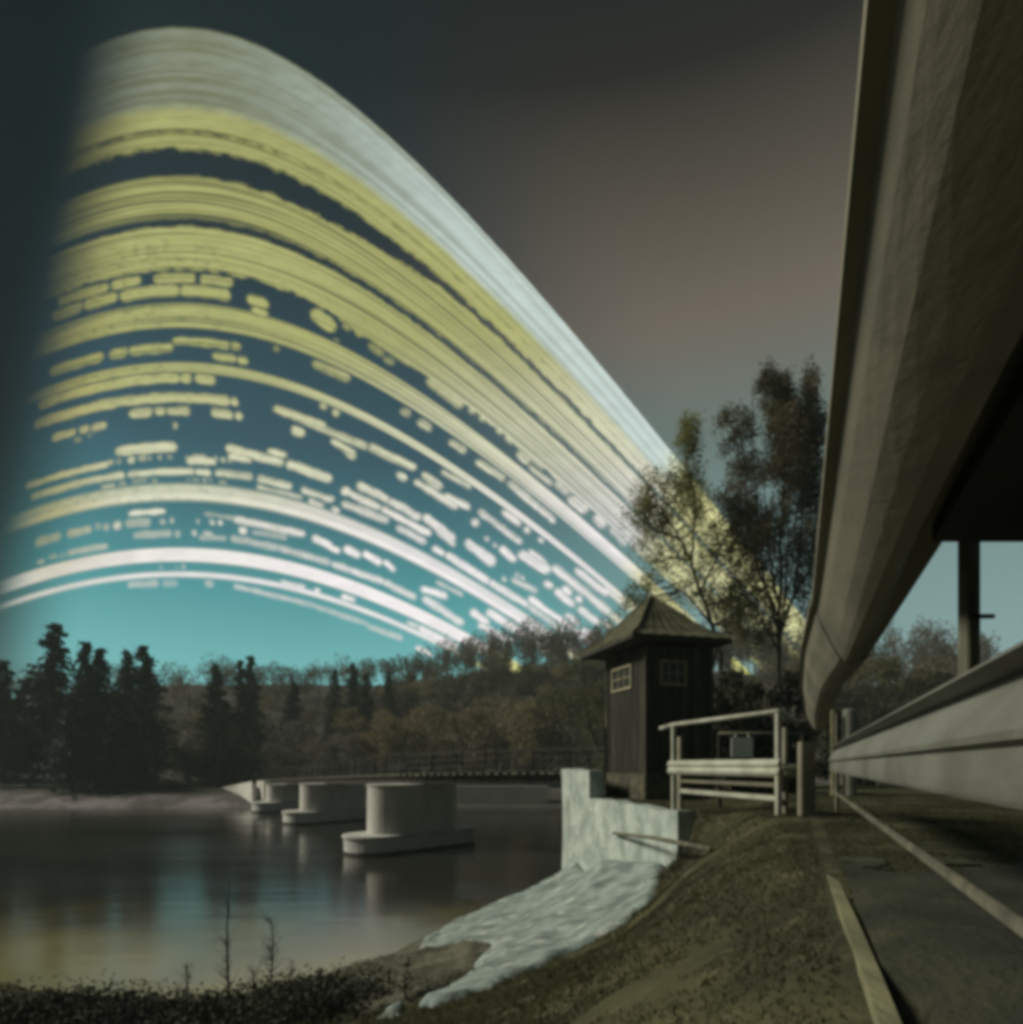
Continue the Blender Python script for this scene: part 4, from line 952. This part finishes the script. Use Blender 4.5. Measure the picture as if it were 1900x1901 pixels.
tall_tree('tall_tree', 'sparse yellow green tree with a leaning trunk right behind the hut roof', 25,
    [[(1338, 1215), (1322, 1160), (1300, 1100), (1283, 1040), (1262, 1000), (1230, 950), (1205, 905)], [(1283, 1040), (1290, 960), (1282, 880), (1274, 800)],
     [(1300, 1100), (1330, 1040), (1345, 990)], [(1262, 1000), (1215, 990), (1185, 960)], [(1283, 1040), (1240, 1040), (1200, 1060)], [(1322, 1160), (1270, 1110), (1225, 1090)]],
    [(1273, 825, 17, 42, 1.5), (1278, 890, 30, 40, 1.2), (1215, 895, 30, 32, .75), (1205, 945, 34, 38, 1.0), (1248, 940, 30, 40, .8), (1285, 960, 30, 50, .7), (1240, 1010, 45, 40, .30), (1290, 1040, 50, 45, .28),
     (1205, 1040, 30, 45, .3), (1190, 1105, 25, 35, .6), (1335, 1000, 30, 45, .45), (1330, 1090, 55, 50, .32), (1260, 1100, 55, 45, .25), (1370, 1140, 45, 45, .4), (1165, 1120, 16, 30, .5)], M['bright'], M['bark'], 51, .045, 2.2, 4600)
tall_tree('tall_tree', 'tallest many stemmed brown tree beside the barrier rail', 26,
    [[(1446, 1230), (1446, 1150), (1450, 1060), (1454, 960), (1456, 860), (1452, 760), (1450, 700)], [(1446, 1180), (1425, 1090), (1415, 980), (1410, 860), (1408, 760), (1412, 690)],
     [(1446, 1190), (1475, 1100), (1488, 990), (1496, 860), (1498, 760), (1497, 690)], [(1446, 1150), (1405, 1060), (1385, 960), (1375, 850), (1360, 800), (1335, 790)], [(1446, 1160), (1500, 1060), (1515, 940), (1522, 830)],
     [(1446, 1210), (1410, 1140), (1370, 1080), (1345, 1000)], [(1446, 1120), (1430, 1000), (1432, 860)], [(1446, 1200), (1462, 1100), (1470, 960), (1474, 800)]],
    [(1411, 725, 12, 38, 1.0), (1452, 730, 22, 42, 1.5), (1497, 722, 9, 38, 1.3), (1385, 780, 22, 30, .8), (1452, 800, 34, 50, 1.5), (1497, 800, 26, 50, 1.3), (1525, 810, 16, 50, .9), (1335, 795, 14, 14, .9), (1365, 810, 14, 12, .7),
     (1400, 850, 30, 34, .9), (1450, 880, 44, 48, 1.0), (1505, 900, 30, 60, 1.0), (1385, 940, 36, 46, .7), (1440, 970, 50, 60, .7), (1500, 1000, 30, 60, .8), (1350, 940, 30, 30, .45), (1370, 1020, 50, 50, .6), (1435, 1060, 55, 60, .5), (1495, 1090, 30, 60, .5), (1375, 1110, 50, 45, .5), (1420, 1160, 60, 40, .4)],
    M['tallb'], M['bark'], 53, .052, 2.4, 6000)
bush('leafy_tree', 'hazy dark small tree left of the hut roof peak', None, 1140, 1190, 1070, None, 30, M['hedge'], 1500, .09, 12)

# ------------------------------------------------------------------ saplings, scrub and grass in the foreground
def sapling(px, top, base_px, lab, Yd, n, seed, spread=18, r0=.012):
    r = np.random.default_rng(seed); x = (base_px-CX)/F*Yd; zb = gz(x, Yd); tp = P(px, top, Yd); t = empty('sapling', (x, Yd, zb)); tag(t, lab, 'sapling', 'saplings on the near bank')
    m_ = MB(); b = np.array([x, Yd, zb-.05]); pts = [b+(tp-b)*k+np.array([math.sin(k*5+seed)*.02, 0, 0]) for k in np.linspace(0, 1, 9)]
    m_.tube(pts, list(np.linspace(r0, .003, 9)), 6); m_.build('stem', M['bark'], t)
    w = MB(); C = []
    for i in range(n):
        k = r.uniform(.12, .97); p = b+(tp-b)*k; a = r.uniform(0, 2*PI); L = spread/F*Yd*r.uniform(.4, 1.2)*(1.1-k*.6)
        e = p+np.array([math.cos(a)*L, math.sin(a)*L, L*r.uniform(.6, 1.4)]); w.tube([p, (p+e)/2+np.array([0, 0, -.01]), e], [.005, .0035, .0015], 4, False)
        C.append(e+r.normal(size=(5, 3))*.03)
    tag(w.build('twig', M['bark'], t), kind='stuff')
    link('foliage', np_mesh('foliage', *quads(np.concatenate(C), .010, seed)), M['hedge'], t)
sapling(425, 1635, 425, 'tallest thin bare sapling standing against the lake reflection', 7.2, 46, 2, 26, .018)
sapling(503, 1700, 507, 'shorter sapling right of the tallest one', 7.2, 44, 4, 26, .014)
sapling(350, 1790, 345, 'small twiggy sapling left of the tallest one', 7.2, 30, 6, 22)
sapling(470, 1790, 480, 'small twiggy sapling between the two taller ones', 7.0, 26, 8, 20)
sapling(757, 1775, 755, 'small dark sapling growing at the foot of the apron', 5.9, 30, 9, 14)
sapling(545, 1780, 535, 'twiggy sapling at the right end of the scrub', 7.0, 26, 14, 22)
def scrub(name, lab, xy, n, size, matl, seed, hgt, cat):
    r = np.random.default_rng(seed); C = []
    for (x, y, rx, ry) in xy:
        p = np.array([x, y])+r.normal(size=(n, 2))*np.array([rx, ry])*.5; z = ground_z(p[:, 0], p[:, 1])
        C.append(np.stack([p[:, 0], p[:, 1], z+np.abs(r.normal(size=n))*hgt*.5], -1))
    o = link(name, np_mesh(name, *quads(np.concatenate(C), size, seed)), matl); tag(o, lab, cat, kind='stuff')
scrub('scrub', 'dark low scrub along the near bank at the bottom left', [(-3.0, 6.6, 1.0, .8), (-2.6, 7.0, .7, .6), (-3.9, 6.7, .9, .6), (-5.0, 7.2, 1.2, .6), (-2.2, 6.9, .5, .7), (-1.9, 6.2, .7, .6), (-4.2, 5.8, 1.6, .8)], 5200, .026, M['hedge'], 3, .22, 'scrub')
scrub('low_weeds', 'dull weeds growing against the near end of the retaining wall and over the lower apron', [(2.36, 8.75, .35, .3), (2.15, 8.55, .3, .35), (-2.2, 7.6, .6, .7), (-1.7, 7.9, .6, .8), (-1.3, 7.2, .7, .6), (-1.9, 8.6, .35, .5), (-.6, 6.9, .5, .4)], 1500, .018, M['weeds'], 13, .07, 'weeds')
def grass():
    r = np.random.default_rng(8); n = 420000
    p = np.stack([r.uniform(-6, 7, n), r.uniform(1.3, 13.5, n)], -1); 
    # thinner with distance, denser close by
    keep = (r.random(n) < np.clip(4.2/p[:, 1], .25, 1)) & (~inside(p[:, 0], p[:, 1], SLAB) | (r.random(n) < .0)) & (np.abs(p[:, 0]) < p[:, 1]*.95+.6)
    keep &= ~inside(p[:, 0], p[:, 1], edge) & ~inside(p[:, 0], p[:, 1], LAKE)
    keep &= ~((np.abs(p[:, 0]-DX*p[:, 1]-.18) < .05))
    keep &= fbm(p[:, 0]*1.4, p[:, 1]*1.4, 3, 91) > .36
    p = p[keep]; n = len(p); z = ground_z(p[:, 0], p[:, 1])-.005; a = r.uniform(0, 2*PI, n); h = r.uniform(.008, .026, n)*(1+1.2*sstep(-z, .9, 1.8)); w = r.uniform(.0035, .007, n)*(1+p[:, 1]*.12)
    lean = r.normal(size=(n, 2))*h[:, None]*.5
    d = np.stack([np.cos(a)*w, np.sin(a)*w], -1)
    V = np.stack([np.column_stack([p-d, z]), np.column_stack([p+d, z]), np.column_stack([p+lean, z+h])], 1).reshape(-1, 3)
    o = link('grass', np_mesh('grass', V, np.arange(3*n).reshape(n, 3)), M['grassb']); tag(o, 'short rough grass on the near bank', 'grass', kind='stuff')
grass()

# ------------------------------------------------------------------ haze
def haze(density=.0008):
    x0, x1 = -620, 620; y0, y1 = -180, 760; z0, z1 = -8.5, 34
    m_ = MB(); m_.box(((x0+x1)/2, (y0+y1)/2, (z0+z1)/2), (x1-x0, y1-y0, z1-z0))
    m = bpy.data.materials.new('pale_haze'); m.use_nodes = True; t = m.node_tree; t.nodes.clear()
    v = t.nodes.new('ShaderNodeVolumePrincipled'); v.inputs['Density'].default_value = density; v.inputs['Color'].default_value = (.70, .84, .78, 1)
    o = t.nodes.new('ShaderNodeOutputMaterial'); t.links.new(v.outputs[0], o.inputs['Volume'])
    tag(m_.build('haze', m), 'thin even haze over the lake valley', kind='stuff')
haze()
